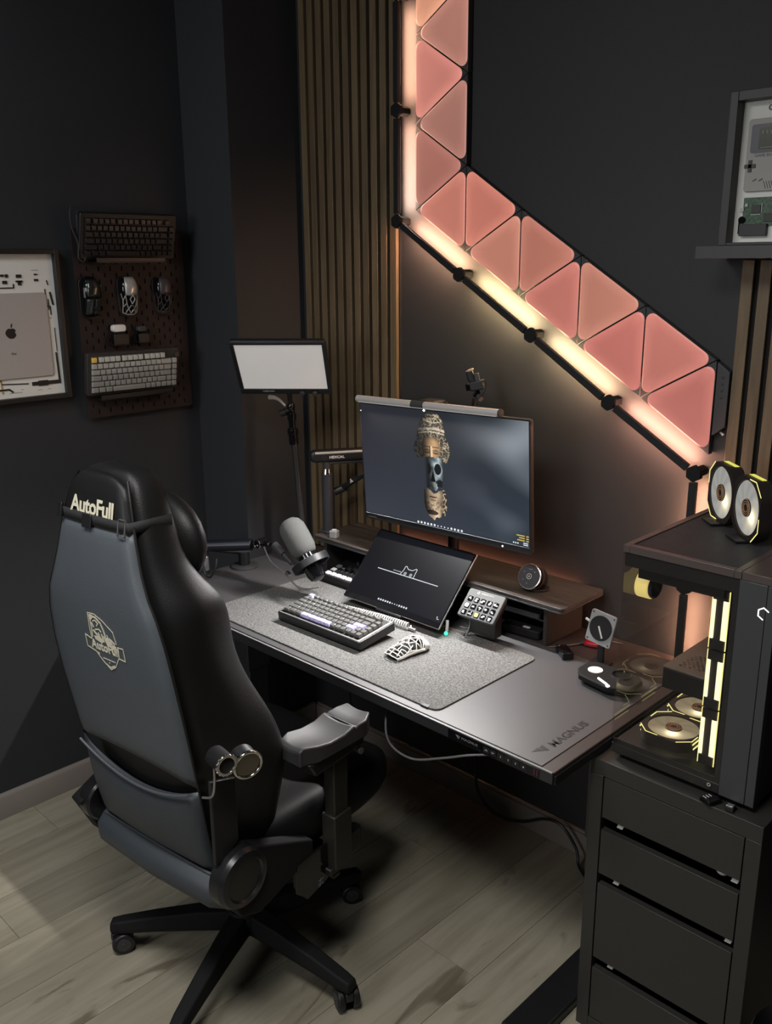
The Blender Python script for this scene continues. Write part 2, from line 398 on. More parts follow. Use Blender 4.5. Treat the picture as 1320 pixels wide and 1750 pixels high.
def shrink(tri, d):
    c = sum((Vector(p) for p in tri), Vector((0, 0)))/3
    P = [Vector(p) for p in tri]; inr = min(abs((P[(i+1) % 3]-P[i]).normalized().cross(c-P[i])) for i in range(3))
    return [c+(p-c)*(1-d/inr) for p in P]
def rounded(P, r, n=5):
    out = []
    for i in range(3):
        p, a, b = P[i], (P[i-1]-P[i]).normalized(), (P[(i+1) % 3]-P[i]).normalized()
        hb = (a+b).normalized(); ha = math.acos(max(-1, min(1, a.dot(b))))/2; c = p+hb*(r/math.sin(ha))
        s_ = math.atan2((p+a*(r/math.tan(ha))-c).y, (p+a*(r/math.tan(ha))-c).x); e_ = math.atan2((p+b*(r/math.tan(ha))-c).y, (p+b*(r/math.tan(ha))-c).x)
        d = (e_-s_+PI) % (2*PI)-PI
        out += [c+r*Vector((math.cos(s_+d*j/n), math.sin(s_+d*j/n))) for j in range(n+1)]
    return out
for i, tr in enumerate(tris):
    area2 = (tr[1][0]-tr[0][0])*(tr[2][1]-tr[0][1])-(tr[2][0]-tr[0][0])*(tr[1][1]-tr[0][1])
    if area2 < 0: tr = (tr[0], tr[2], tr[1])
    c = sum((Vector(p) for p in tr), Vector((0, 0)))/3
    t = thing('triangle_light', names[i], 'wall light', (c.x, WY-0.02, c.y), group='triangular wall light panels')
    m4 = frame((0, 0.018, 0), (1, 0, 0), (0, 0, 1))
    P = [Vector(p)-c for p in tr]
    MB().prism([tuple(p) for p in shrink(P, 0.0008)], 0.020, m4).build('base_plate', M['dgrey'], t, bevel=0.0008, segs=1)
    out = rounded(shrink(P, 0.0022), 0.0175)
    n = len(out); K = 7; vs = []; cols = []; fs = []
    base = tuple(q*f_ for q, f_ in zip(lin(tcol[i]), (0.97, 0.96, 0.88))); lite = tuple(min(1.0, q*1.42+0.015) for q in base)
    rnd = random.Random(i)
    for k in range(K):
        f = 1-(k/K)**1.5 if k else 1.0
        for p in out:
            q = p*f; dd = min((q-v).length for v in P); a = max(0, 1-((dd-0.014)/0.062))**1.25; a = min(1, a)
            vz = 0.0045 if k else 0.003
            vs.append((q.x, -(vz+0.0), q.y)); nn = noise.noise(Vector((q.x*9+i*3, q.y*9, i)))*0.10
            cols.append(tuple((base[j]*(1-a)+lite[j]*a)*(1+nn) for j in range(3)))
    vs.append((0, -0.0045, 0)); cols.append(base)
    fs = [(k*n+j, k*n+(j+1) % n, (k+1)*n+(j+1) % n, (k+1)*n+j) for k in range(K-1) for j in range(n)]
    fs += [((K-1)*n+j, (K-1)*n+(j+1) % n, len(vs)-1) for j in range(n)]
    ring = [(p.x, 0.0, p.y) for p in out]; b0 = len(vs); vs += ring; cols += [cols[j] for j in range(n)]
    fs += [(b0+j, b0+(j+1) % n, (j+1) % n, j) for j in range(n)]
    color_mesh('diffuser', vs, fs, cols, M['tri'], t)
# controller of the triangles on the right end
t = thing('light_controller', 'dark grey wedge-shaped controller at the right end of the lit triangles', 'light controller', (-0.93, WY-0.02, -0.2))
P = [(xk[5]+0.002, Up[5][1]-0.004), (xk[5]+0.034, Up[5][1]-0.026), (xk[5]+0.034, Up[5][1]-0.155), (xk[5]+0.002, Up[5][1]-0.180)]
bu(MB().prism(P[::-1], 0.022, XZ(0, WY-0.0005, 0)), 'housing', M['dgrey'], t, bevel=0.0015)
mb = MB()
for dz in (0.04, 0.056, 0.072, 0.088): mb.cyl((xk[5]+0.018, WY-0.0235, Up[5][1]-dz), (xk[5]+0.018, WY-0.0222, Up[5][1]-dz), 0.003, n=12)
bu(mb, 'button_row', M['black'], t)

# ================================================================ LIGHT BARS
nodes = [(-1.957, 0.725), (-1.957, 0.42), (-1.957, 0.113), (-1.712, -0.040), (-1.458, -0.197), (-1.208, -0.355), (-0.962, -0.503), (-0.962, -0.795), (-0.962, -1.09)]
bc = [((1.0, 0.53, 0.34), (1.0, 0.53, 0.34)), ((1.0, 0.54, 0.36), (1.0, 0.72, 0.56)), ((1.0, 0.51, 0.34), (1.0, 0.58, 0.34)),
      ((1.0, 0.70, 0.36), (1.0, 0.74, 0.42)), ((1.0, 0.74, 0.42), (1.0, 0.60, 0.36)), ((1.0, 0.48, 0.33), (1.0, 0.48, 0.33)), ((1.0, 0.50, 0.31), (1.0, 0.50, 0.31)), ((1.0, 0.50, 0.31), (1.0, 0.50, 0.31))]
bn = ['topmost light bar beside the slat panel, cut by the top of the photo', 'vertical light bar between two hexagon joints next to the slats',
      'uppermost diagonal black light bar, just below the bend', 'second diagonal black light bar, glowing yellow below it',
      'third diagonal black light bar, above the right half of the monitor', 'lowest diagonal black light bar, peach glow around it',
      'short vertical black light bar dropping from the lowest corner joint beside the small fans',
      'lowest vertical light bar, seen only through the glass of the computer case']
YF = WY-0.052
M['glow'] = [None]*7
def glow_mat(i):
    m = bpy.data.materials.new('bar_glow'); m.use_nodes = True; nt = m.node_tree; nt.nodes.clear()
    e = nt.nodes.new('ShaderNodeEmission'); e.inputs[1].default_value = GLOW
    tc = nt.nodes.new('ShaderNodeTexCoord'); sp = nt.nodes.new('ShaderNodeSeparateXYZ'); nt.links.new(tc.outputs['Generated'], sp.inputs[0])
    cr = nt.nodes.new('ShaderNodeValToRGB'); cr.color_ramp.elements[0].color = (*bc[i][0], 1); cr.color_ramp.elements[1].color = (*bc[i][1], 1)
    if i in (0, 1, 6, 7): inv = nt.nodes.new('ShaderNodeMath'); inv.operation = 'SUBTRACT'; inv.inputs[0].default_value = 1; nt.links.new(sp.outputs[2], inv.inputs[1]); nt.links.new(inv.outputs[0], cr.inputs[0])
    else: nt.links.new(sp.outputs[0], cr.inputs[0])
    nt.links.new(cr.outputs[0], e.inputs[0])
    o = nt.nodes.new('ShaderNodeOutputMaterial'); nt.links.new(e.outputs[0], o.inputs[0]); return m
GLOW = 140.0
for i in range(8):
    a, b = Vector(nodes[i]), Vector(nodes[i+1]); d = (b-a).normalized(); nn = Vector((-d.y, d.x)); a2 = a+d*0.022; b2 = b-d*0.022
    t = thing('light_bar', bn[i], 'light bar', (a.x, WY, a.y), group='backlit light bars on the wall')
    rel = lambda p: (p.x-a.x, p.y-a.y)
    q = [rel(a2-nn*0.0095), rel(b2-nn*0.0095), rel(b2+nn*0.0095), rel(a2+nn*0.0095)]
    m4 = frame((0, YF+0.012-WY, 0), (1, 0, 0), (0, 0, 1))
    hb_ = MB().prism(q, 0.012, m4)
    if i < 2:      # lip added to the upper bars only to block their light from the slats
        q2 = [rel(a2+nn*0.0095), rel(b2+nn*0.0095), rel(b2+nn*0.0080), rel(a2+nn*0.0080)] if nn.x < 0 else [rel(a2-nn*0.0095), rel(b2-nn*0.0095), rel(b2-nn*0.0080), rel(a2-nn*0.0080)]
        hb_.prism(q2, 0.022, frame((0, YF+0.032-WY, 0), (1, 0, 0), (0, 0, 1)))
    hb_.build('housing', M['black'], t, bevel=0.001, segs=1)
    sec = [(-0.0072, YF+0.0121-WY), (0.0072, YF+0.0121-WY), (0.0 if i < 2 or i > 5 else -0.0062, YF+(0.0200 if i < 2 or i > 5 else 0.0240)-WY)]      # wedge of light facing the wall and both sides
    rr2 = []
    for p_ in (a2+d*0.010, b2-d*0.010): rr2.append([(rel(p_+nn*w_)[0], y_, rel(p_+nn*w_)[1]) for w_, y_ in sec])
    MB().loft(rr2).build('glowing_strip', glow_mat(i), t)
    def joint(p, parent):
        hx = [(p.x-a.x+0.021*math.cos(R(60*k+30)), p.y-a.y+0.021*math.sin(R(60*k+30))) for k in range(6)]
        hs = [(p.x-a.x+0.015*math.cos(R(60*k+30)), p.y-a.y+0.015*math.sin(R(60*k+30))) for k in range(6)]
        mb = MB().prism(hx, 0.015, frame((0, YF+0.0135-WY, 0), (1, 0, 0), (0, 0, 1))).prism(hs, 0.0385, frame((0, -0.0003, 0), (1, 0, 0), (0, 0, 1)))
        mb.build('hexagon_joint', M['matte'], parent, bevel=0.001, segs=1)
    joint(a, t)
    if i == 7: joint(b, t)

# ================================================================ WALL SHELF, FRAME
t = thing('wall_shelf', 'dark grey picture ledge on the wall at upper right holding the frame', 'shelf', (-0.6, WY, 0.0))
bu(MB().box2((-0.955, 1.955, 0.0), (-0.25, WY-0.0135, 0.026)), 'board', M['dgrey'], t, bevel=0.001)
bu(MB().box2((-0.9551, 1.951, 0.0), (-0.25, 1.955, 0.0265)), 'front_lip', M['dgrey'], t, bevel=0.0008)
t = thing('picture_frame', 'deep grey shadow-box frame with a taken-apart handheld console, on the wall shelf', 'picture frame', (-0.80, 2.0, 0.0268))
fx0, fx1, fz0, fz1 = -0.912, -0.692, 0.0268, 0.333; fy0, fy1 = 1.966, 2.002
for a_, b_ in (((fx0, fz0), (fx0+0.017, fz1)), ((fx1-0.017, fz0), (fx1, fz1)), ((fx0+0.017, fz1-0.019), (fx1-0.017, fz1)), ((fx0+0.017, fz0), (fx1-0.017, fz0+0.006))):
    bu(MB().box2((a_[0], fy0, a_[1]), (b_[0], fy1, b_[1])), 'frame_bar', mat('frame_grey', (0.026, 0.025, 0.025), 0.5), t, bevel=0.001)
bd = bu(MB().box2((fx0+0.015, fy1-0.004, fz0+0.003), (fx1-0.015, fy1-0.0005, fz1-0.015)), 'white_board', mat('mount_board', (0.68, 0.68, 0.64), 0.6), t)
off = -(t.location-Vector((0, 0, H)))
def onboard(o): o.location = off; return o
yb = fy1-0.0045
shell = bu(MB().prism([(x_-0.797, z_+0.2075) for x_, z_ in rrect(0.148, 0.143, 0.006)], 0.006, XZ(0, yb, 0)), 'console_shell', mat('old_grey_plastic', (0.30, 0.29, 0.26), 0.5), t, bevel=0.0008)
bu(MB().prism([(x_-0.797, z_+0.240) for x_, z_ in rrect(0.132, 0.056, 0.005)], 0.0015, XZ(0, yb-0.0061, 0)), 'screen_bezel', mat('bezel_grey', (0.055, 0.053, 0.068), 0.4), t)
bu(MB().prism([(x_-0.797, z_+0.2395) for x_, z_ in rrect(0.098, 0.042, 0.002)], 0.0008, XZ(0, yb-0.0077, 0)), 'screen', mat('olive_lcd', (0.030, 0.034, 0.012), 0.25), t)
mb = MB()
for k in range(9): mb.box2((-0.840+k*0.009, yb-0.0094, 0.2475), (-0.836+k*0.009, yb-0.0087, 0.2545))
mb.box2((-0.842, yb-0.0094, 0.2205), (-0.755, yb-0.0087, 0.2225)); o = bu(mb, 'screen_marks', mat('pale_olive', (0.16, 0.17, 0.10), 0.5), t)
bu(MB().box2((-0.8645, yb-0.0075, 0.1745), (-0.8565, yb-0.0062, 0.1985)).box2((-0.8725, yb-0.0075, 0.1825), (-0.8485, yb-0.0062, 0.1905)), 'direction_pad', M['black'], t, bevel=0.0004)
for k in (0, 1):
    bu(MB().cyl((-0.822+0.027*k+0.03, yb-0.006, 0.180+0.006*k), (-0.822+0.027*k+0.03, yb-0.009, 0.180+0.006*k), 0.0058), 'round_button', mat('dark_maroon', (0.05, 0.02, 0.03), 0.4), t)
mb = MB()
for k in (0, 1): mb.tube([(-0.852+0.013*k, yb-0.0068, 0.1565), (-0.8445+0.013*k, yb-0.0068, 0.1605)], 0.0012, 6)
bu(mb, 'slim_buttons', M['mgrey'], t)
mb = MB()
for k in range(5): mb.box((-0.826+0.0052*k, yb-0.0064, 0.148), (0.0011, 0.0006, 0.016), Matrix.Rotation(R(-20), 3, 'Y'))
bu(mb, 'speaker_grille', M['black'], t)
onboard(text('title_lettering', 'GAME BOY', 0.0155, XZ(-0.797, yb-0.0003, 0.2985), M['black'], t, bold=0.0005))
onboard(text('subtitle_lettering', 'INTEGRATED', 0.0075, XZ(-0.797, yb-0.0003, 0.287), M['dgrey'], t, spacing=1.3))
onboard(text('shell_lettering', 'GAME BOY', 0.0085, XZ(-0.832, yb-0.0064, 0.2065), mat('slate_print', (0.08, 0.08, 0.14), 0.5), t))
pcb = bu(MB().box2((-0.868, yb-0.003, 0.066), (-0.728, yb, 0.124)), 'circuit_board', mat('pcb_green', (0.025, 0.07, 0.030), 0.35, nscale=220, namt=0.9), t)
off2 = pcb
mb = MB().box2((-0.849, yb-0.0048, 0.092), (-0.830, yb-0.003, 0.108)).box2((-0.822, yb-0.0048, 0.074), (-0.790, yb-0.003, 0.091)).box2((-0.870, yb-0.011, 0.046), (-0.812, yb-0.002, 0.070))
bu(mb, 'chips', M['black'], t, bevel=0.0005)
bu(MB().cyl((-0.868, yb-0.001, 0.079), (-0.868, yb-0.006, 0.079), 0.0075).box2((-0.8745, yb-0.006, 0.050), (-0.8725, yb-0.001, 0.076)), 'volume_wheel', M['gloss'], t)
mb = MB().box2((-0.8735, yb-0.006, 0.096), (-0.8655, yb-0.001, 0.104)).box2((-0.864, yb-0.005, 0.106), (-0.858, yb-0.001, 0.112)).box2((-0.850, yb-0.005, 0.0885), (-0.829, yb-0.0031, 0.0900)).box2((-0.828, yb-0.005, 0.093), (-0.8265, yb-0.0031, 0.112))
bu(mb, 'connectors', M['lgrey'], t)
for c_ in t.children:
    if not c_.name.startswith(('frame_bar', 'white_board')): c_.location.x -= 0.008
# wire clip on the wall
o = MB().tube([(-0.925, WY-0.004, -0.402), (-0.917, WY-0.004, -0.409)], 0.0032, 10).build('cable_clip', M['white']); world(o); tag(o, 'tiny white clip on the wall left of the right slat panel', 'cable clip')

# ================================================================ LEFT WALL: FRAMED TABLET
FX = WX
t = thing('framed_tablet', 'black frame with a taken-apart silver tablet on white board, left wall', 'picture frame', (FX, 1.16, -0.39))
py0, py1, pz0, pz1 = 0.985, 1.328, -0.402, 0.040
for a_, b_ in (((py0, pz0), (py0+0.014, pz1)), ((py1-0.014, pz0), (py1, pz1)), ((py0+0.014, pz1-0.014), (py1-0.014, pz1)), ((py0+0.014, pz0), (py1-0.014, pz0+0.014))):
    bu(MB().box2((FX+0.001, a_[0], a_[1]), (FX+0.032, b_[0], b_[1])), 'frame_bar', M['black'], t, bevel=0.001)
YZ = lambda x, y, z: frame((x, y, z), (0, 1, 0), (0, 0, 1))          # plane facing +x
bxr = FX+0.012
bu(MB().box2((FX+0.008, py0+0.012, pz0+0.012), (bxr, py1-0.012, pz1-0.012)), 'white_board', mat('mount_board_b', (0.72, 0.71, 0.66), 0.6), t)
bu(MB().prism([(y_+1.165, z_-0.208) for y_, z_ in rrect(0.236, 0.248, 0.012)], 0.006, YZ(bxr, 0, 0)), 'tablet_back', mat('silver_back', (0.40, 0.36, 0.34), 0.5, 0.0), t, bevel=0.002)
off = -(t.location-Vector((0, 0, H)))
# fruit emblem on the back of the tablet, with its bite and leaf
ap = []
for k in range(48):
    a_ = 2*PI*k/48; r_ = 0.0165*(1+0.05*math.cos(2*a_))
    x_ = r_*math.cos(a_); y_ = r_*math.sin(a_)*1.0
    if abs(x_) < 0.006: y_ -= 0.0022*(1-abs(x_)/0.006)*(1 if y_ > 0 else -0.7)
    if y_ < 0: x_ *= 1-0.25*abs(y_)/0.0165
    dx, dy = x_-0.0185, y_-0.002
    if math.hypot(dx, dy) < 0.0075: f_ = 0.0075/max(1e-6, math.hypot(dx, dy)); x_, y_ = 0.0185+dx*f_, 0.002+dy*f_
    ap.append((x_+1.163, y_-0.199))
mb = MB().prism(ap, 0.0006, YZ(bxr+0.0061, 0, 0))
mb.prism([(1.163+0.0045*math.cos(R(k*45))*0.55+0.003+0.0045*math.sin(R(k*45))*0.3, -0.1765+0.0065*math.sin(R(k*45))) for k in range(8)], 0.0006, YZ(bxr+0.0061, 0, 0))
bu(mb, 'fruit_emblem', M['black'], t)
o = text('tablet_lettering', 'iPad', 0.009, YZ(bxr+0.0063, 1.164, -0.258), M['dgrey'], t); o.location = off
mb = MB(); zt = YZ(bxr, 0, 0)
for pts, wd in (([(1.08, -0.069), (1.188, -0.069), (1.188, -0.059)], 0.0032), ([(1.282, -0.075), (1.284, -0.125), (1.294, -0.125), (1.294, -0.150)], 0.0022), ([(1.290, -0.050), (1.293, -0.062)], 0.003),
                ([(1.297, -0.085), (1.303, -0.120)], 0.005), ([(1.300, -0.190), (1.301, -0.260)], 0.0012), ([(1.298, -0.265), (1.300, -0.345)], 0.0055), ([(1.12, -0.345), (1.20, -0.350)], 0.003),
                ([(1.215, -0.352), (1.300, -0.352)], 0.011), ([(1.05, -0.362), (1.14, -0.362), (1.15, -0.370)], 0.005), ([(1.290, -0.105), (1.289, -0.135)], 0.002)):
    mb.ribbon(pts, wd, 0.0022, zt)
for y_, z_, a_, b_ in ((1.206, -0.036, 0.015, 0.009), (1.206, -0.051, 0.020, 0.005), (1.207, -0.056, 0.010, 0.012), (1.157, -0.034, 0.010, 0.006), (1.170, -0.035, 0.008, 0.009), (1.163, -0.053, 0.013, 0.009), (1.258, -0.032, 0.010, 0.004), (1.258, -0.048, 0.012, 0.006),
                       (1.110, -0.044, 0.006, 0.006), (1.247, -0.352, 0.030, 0.016)):
    mb.prism([(y_-a_/2, z_-b_/2), (y_+a_/2, z_-b_/2), (y_+a_/2, z_+b_/2), (y_-a_/2, z_+b_/2)], 0.003, zt)
bu(mb, 'loose_circuit_pieces', M['black'], t)['kind'] = 'stuff'
mb = MB()
for y_, z_, a_ in ((1.257, -0.020, 0.022), (1.290, -0.160, 0.012), (1.180, -0.366, 0.008), (1.235, -0.372, 0.014), (1.265, -0.372, 0.012), (1.16, -0.374, 0.04), (1.302, -0.225, 0.002)):
    mb.box((bxr+0.0002, y_, z_), (0.0004, a_, 0.0014))
bu(mb, 'caption_lines', M['mgrey'], t)['kind'] = 'stuff'
mb = MB().ribbon([(1.120, -0.372), (1.118, -0.335), (1.113, -0.300)], 0.004, 0.002, zt).ribbon([(1.118, -0.34), (1.104, -0.315)], 0.002, 0.002, zt)
bu(mb, 'gold_flex_cable', mat('gold_flex', (0.55, 0.36, 0.12), 0.35, 0.6), t)

# ================================================================ PEGBOARD
PX = -2.668; gy0, gy1, gz0, gz1 = 1.376, 1.766, -0.478, 0.102
t = thing('pegboard', 'dark brown slotted pegboard on the left wall holding keyboards and mice', 'pegboard', (PX, 1.57, gz0))
pb = MB().prism([(y_+(gy0+gy1)/2, z_+(gz0+gz1)/2) for y_, z_ in rrect(gy1-gy0, gz1-gz0, 0.008)], 0.006, YZ(PX-0.006, 0, 0))
ct = MB(); r_ = 0
z_ = gz1-0.02
while z_ > gz0+0.015:
    y_ = gy0+0.02+(0.02 if r_ % 2 else 0)
    while y_ < gy1-0.012:
        ct.prism([(a_+y_, b_+z_) for a_, b_ in rrect(0.005, 0.015, 0.0024, 2)], 0.02, YZ(PX-0.012, 0, 0)); y_ += 0.04
    z_ -= 0.02; r_ += 1
board = bu(pb, 'board', M['peg'], t)
cut = bu(ct, 'cutter', M['peg'], t)
bm_ = board.modifiers.new('slots', 'BOOLEAN'); bm_.object = cut; bm_.operation = 'DIFFERENCE'; bm_.solver = 'EXACT'
dg = bpy.context.evaluated_depsgraph_get(); me = bpy.data.meshes.new_from_object(board.evaluated_get(dg)); board.modifiers.clear(); [setattr(p, 'use_smooth', False) for p in me.polygons]; board.data = me; bpy.data.objects.remove(cut)
mb = MB()
for y_ in (gy0+0.02, gy1-0.02):
    for z_ in (gz0+0.02, gz1-0.02): mb.cyl((WX+0.0005, y_, z_), (PX+0.003, y_, z_), 0.007)
bu(mb, 'mounting_screws', M['black'], t)['kind'] = 'stuff'
PXF = PX+0.0005

# ---- keyboards
def keycap_mesh(name, w_, d_, h_, m, parent):
    """sculpted keycap: broad base, narrower dished top; local z up"""
    mb = MB(); s_ = 0.0021; g = 0.0004
    b = [(-w_/2+g, -d_/2+g), (w_/2-g, -d_/2+g), (w_/2-g, d_/2-g), (-w_/2+g, d_/2-g)]
    tp = [(-w_/2+s_, -d_/2+s_*0.9), (w_/2-s_, -d_/2+s_*0.9), (w_/2-s_, d_/2-s_*1.2), (-w_/2+s_, d_/2-s_*1.2)]
    mb.loft([[(x_, y_, 0) for x_, y_ in b], [(x_*0.995, y_*0.99, h_*0.25) for x_, y_ in b], [(x_, y_, h_) for x_, y_ in tp]])
    return mb.build(name, m, parent, bevel=0.0007, segs=1)
ROWS75 = [[(1, 0)]+[(1, 1.25+i) for i in range(4)]+[(1, 5.5+i) for i in range(4)]+[(1, 9.75+i) for i in range(4)]+[(1, 14.25)],
          [(1, i) for i in range(13)]+[(2, 13), (1, 15.15)],
          [(1.5, 0)]+[(1, 1.5+i) for i in range(12)]+[(1.5, 13.5), (1, 15.15)],
          [(1.75, 0)]+[(1, 1.75+i) for i in range(11)]+[(2.25, 12.75), (1, 15.15)],
          [(2.25, 0)]+[(1, 2.25+i) for i in range(10)]+[(1.75, 12.25), (1, 14.1), (1, 15.15)],
          [(1.25, 0), (1.25, 1.25), (1.25, 2.5), (6.25, 3.75), (1, 10), (1, 11), (1, 12), (1, 13.1), (1, 14.1), (1, 15.15)]]
def keyboard(t, W_, D_, hgt, cm, km, pick=None, u=0.0190, kh=0.0085, top=None, rows=ROWS75):
    """case + one object per key; local x right, y back, z up; origin centre bottom"""
    MB().prism(rrect(W_, D_, 0.007), hgt, Matrix()).build('case', cm, t, bevel=0.0022)
    MB().prism(rrect(W_-0.009, D_-0.009, 0.004), 0.0012, Matrix.Translation((0, 0, hgt-0.0002))).build('plate', top or cm, t)
    if top: MB().prism(rrect(W_-0.018, D_-0.016, 0.002), 0.0006, Matrix.Translation((-0.003, 0, hgt+0.0008))).build('key_bed', M['black'], t)
    cache = {}; uy = u*0.985
    tw = 16.15*u
    for r, row in enumerate(rows):
        for kw, kx in row:
            m_ = km(r, kx) if callable(km) else km
            key = (kw, m_.name)
            y_ = (2.5-r)*uy + (0.0012 if r == 0 else 0) - 0.0008; x_ = -tw/2+(kx+kw/2)*u
            if key not in cache: cache[key] = o = keycap_mesh('keycap', kw*u-0.0012, uy-0.0012, kh, m_, t)
            else: o = inst(cache[key], t)
            o.location = (x_, y_, hgt+0.0022)
            if m_ is not M['black']: pass
            o.rotation_euler = (R((-6, -3, 0, 2, 4, 4)[r]), 0, 0)
def wallrot(roll, pitch):      # stand a keyboard flat on the left wall: local x -> +y, local y -> +z, local z -> +x
    m_ = Matrix(((0, 0, 1), (1, 0, 0), (0, 1, 0))); return (m_ @ Matrix.Rotation(roll, 3, 'Z') @ Matrix.Rotation(pitch, 3, 'X')).to_euler()
t = thing('keyboard', 'light grey wall-hung keyboard with a yellow escape key, bottom of the pegboard', 'keyboard', (PXF+0.019, 1.530, -0.335), wallrot(R(-0.5), R(9)))
M['keyy'] = mat('yellow_key', (0.75, 0.48, 0.10), 0.45)
for k, v in enumerate((0.50, 0.40, 0.33, 0.27)): M['keyg%d' % k] = mat('grey_key_%d' % k, (v, v, v*0.92), 0.5)
keyboard(t, 0.330, 0.134, 0.020, mat('brown_grey_case', (0.035, 0.032, 0.030), 0.4), lambda r, kx: (M['keyy'] if r == 0 and kx == 0 else M['keyg%d' % min(r, 3)]), rows=[[k for k in ROWS75[0] if k[1] < 14]]+ROWS75[1:])
kz = 0.022; o = MB().ring(Matrix.Translation((0.151, 0.0475, kz)), 0.0085, 0.0066, 0.009).cyl((0.151, 0.0475, kz), (0.151, 0.0475, kz+0.0075), 0.0064).build('volume_knob', M['chrome'], t)
t = thing('keyboard', 'all-black keyboard hanging tilted at the top of the pegboard', 'keyboard', (PXF+0.024, 1.545, 0.082), wallrot(R(0.0), R(14)))
M['keyb'] = mat('black_key', (0.011, 0.010, 0.011), 0.38)
keyboard(t, 0.332, 0.138, 0.022, M['black'], M['keyb'])
t = thing('coiled_cable', 'thin black cable looped down the left end of the black wall keyboard', 'cable', (PXF+0.05, 1.375, 0.12))
bu(MB().tube([(PX+0.02, 1.375, 0.165), (PX+0.035, 1.360, 0.14), (PX+0.03, 1.365, 0.10), (PX+0.035, 1.378, 0.055), (PX+0.035, 1.375, 0.015), (PX+0.03, 1.395, 0.005), (PX+0.03, 1.40, 0.03), (PX+0.03, 1.385, 0.06), (PX+0.04, 1.378, 0.13), (PX+0.03, 1.39, 0.15)], 0.0022, 8, smooth=5), 'cord', mat('smoky_cable', (0.05, 0.048, 0.05), 0.3), t)
def shelf_brackets(name, label, y0, y1, z, depth):
    t = thing(name, label, 'bracket', (PXF, (y0+y1)/2, z), group='black pegboard holders under the keyboards')
    bu(MB().box2((PXF, y0, z-0.003), (PXF+depth, y1, z)).box2((PXF+depth-0.003, y0, z), (PXF+depth, y1, z+0.012)).box2((PXF, y0, z), (PXF+0.003, y1, z+0.03)), 'tray', M['black'], t, bevel=0.0008)
shelf_brackets('pegboard_holder', 'thin black holder under the light grey keyboard on the pegboard', 1.40, 1.66, -0.4145, 0.052)
shelf_brackets('pegboard_holder', 'thin black holder under the black keyboard on the pegboard', 1.42, 1.66, 0.002, 0.060)

# ---- mice
def mouse_shape(L, W_, Hh):
    """rings across the length; local x = width, y = length (front +), z up"""
    rings = []
    prof = [(-0.5, 0.30, 0.18), (-0.47, 0.62, 0.50), (-0.36, 0.90, 0.84), (-0.20, 1.0, 1.0), (-0.02, 0.94, 0.98), (0.16, 0.88, 0.84), (0.32, 0.90, 0.64), (0.44, 0.86, 0.46), (0.5, 0.62, 0.34)]
    for a_, wf, hf in prof:
        r = []
        for k in range(14):
            th = PI*k/13; x_ = math.cos(th)*W_/2*wf; z_ = (max(math.sin(th), 0)**0.62)*Hh*hf
            r.append((x_, a_*L, max(z_, 0.002)))
        rings.append(r)
    return rings
def surf(L, W_, Hh, u, v, lift=0.0):
    """point on the mouse hull: u -1..1 across, v -0.5..0.5 along"""
    prof = [(-0.5, 0.30, 0.18), (-0.47, 0.62, 0.50), (-0.36, 0.90, 0.84), (-0.20, 1.0, 1.0), (-0.02, 0.94, 0.98), (0.16, 0.88, 0.84), (0.32, 0.90, 0.64), (0.44, 0.86, 0.46), (0.5, 0.62, 0.34)]
    for i in range(len(prof)-1):
        if prof[i][0] <= v <= prof[i+1][0] or i == len(prof)-2:
            f = (v-prof[i][0])/(prof[i+1][0]-prof[i][0]); wf = prof[i][1]+f*(prof[i+1][1]-prof[i][1]); hf = prof[i][2]+f*(prof[i+1][2]-prof[i][2]); break
    th = PI/2*(1-u); x_ = math.cos(th)*W_/2*wf; z_ = max(math.sin(th), 0)**0.62*Hh*hf
    return Vector((x_*(1+lift*10), v*L, z_+lift))
def solid_mouse(t, L, W_, Hh, body, panel, seam, accent=None):
    mb = MB(); rings = mouse_shape(L, W_, Hh); mb.loft([r for r in rings]); mb.build('body', body, t, sub=1)
    mb = MB(); sf = lambda u, v: surf(L, W_, Hh, u, v, 0.0012)
    for u0, u1 in ((-0.62, -0.05), (0.05, 0.62)):
        vs = []; nu, nv = 5, 7
        for j in range(nv):
            for i in range(nu): vs.append(sf(u0+(u1-u0)*i/(nu-1), 0.06+0.41*j/(nv-1)))
        mb._add(vs, [(j*nu+i, j*nu+i+1, (j+1)*nu+i+1, (j+1)*nu+i) for j in range(nv-1) for i in range(nu-1)])
    mb.build('button', panel, t, solid=0.0014)
    MB().cyl((-0.003, 0.27*L, Hh*0.66), (0.003, 0.27*L, Hh*0.66), 0.0085, n=20).build('scroll_wheel', seam, t)
    mb = MB(); vs = []; nu, nv = 7, 8
    for j in range(nv):
        for i in range(nu): vs.append(sf((-0.6+1.2*i/(nu-1))*(0.75+0.25*j/(nv-1)), -0.42+0.42*j/(nv-1)))
    mb._add(vs, [(j*nu+i, j*nu+i+1, (j+1)*nu+i+1, (j+1)*nu+i) for j in range(nv-1) for i in range(nu-1)])
    mb.build('palm_cover', accent or panel, t, solid=0.0014)
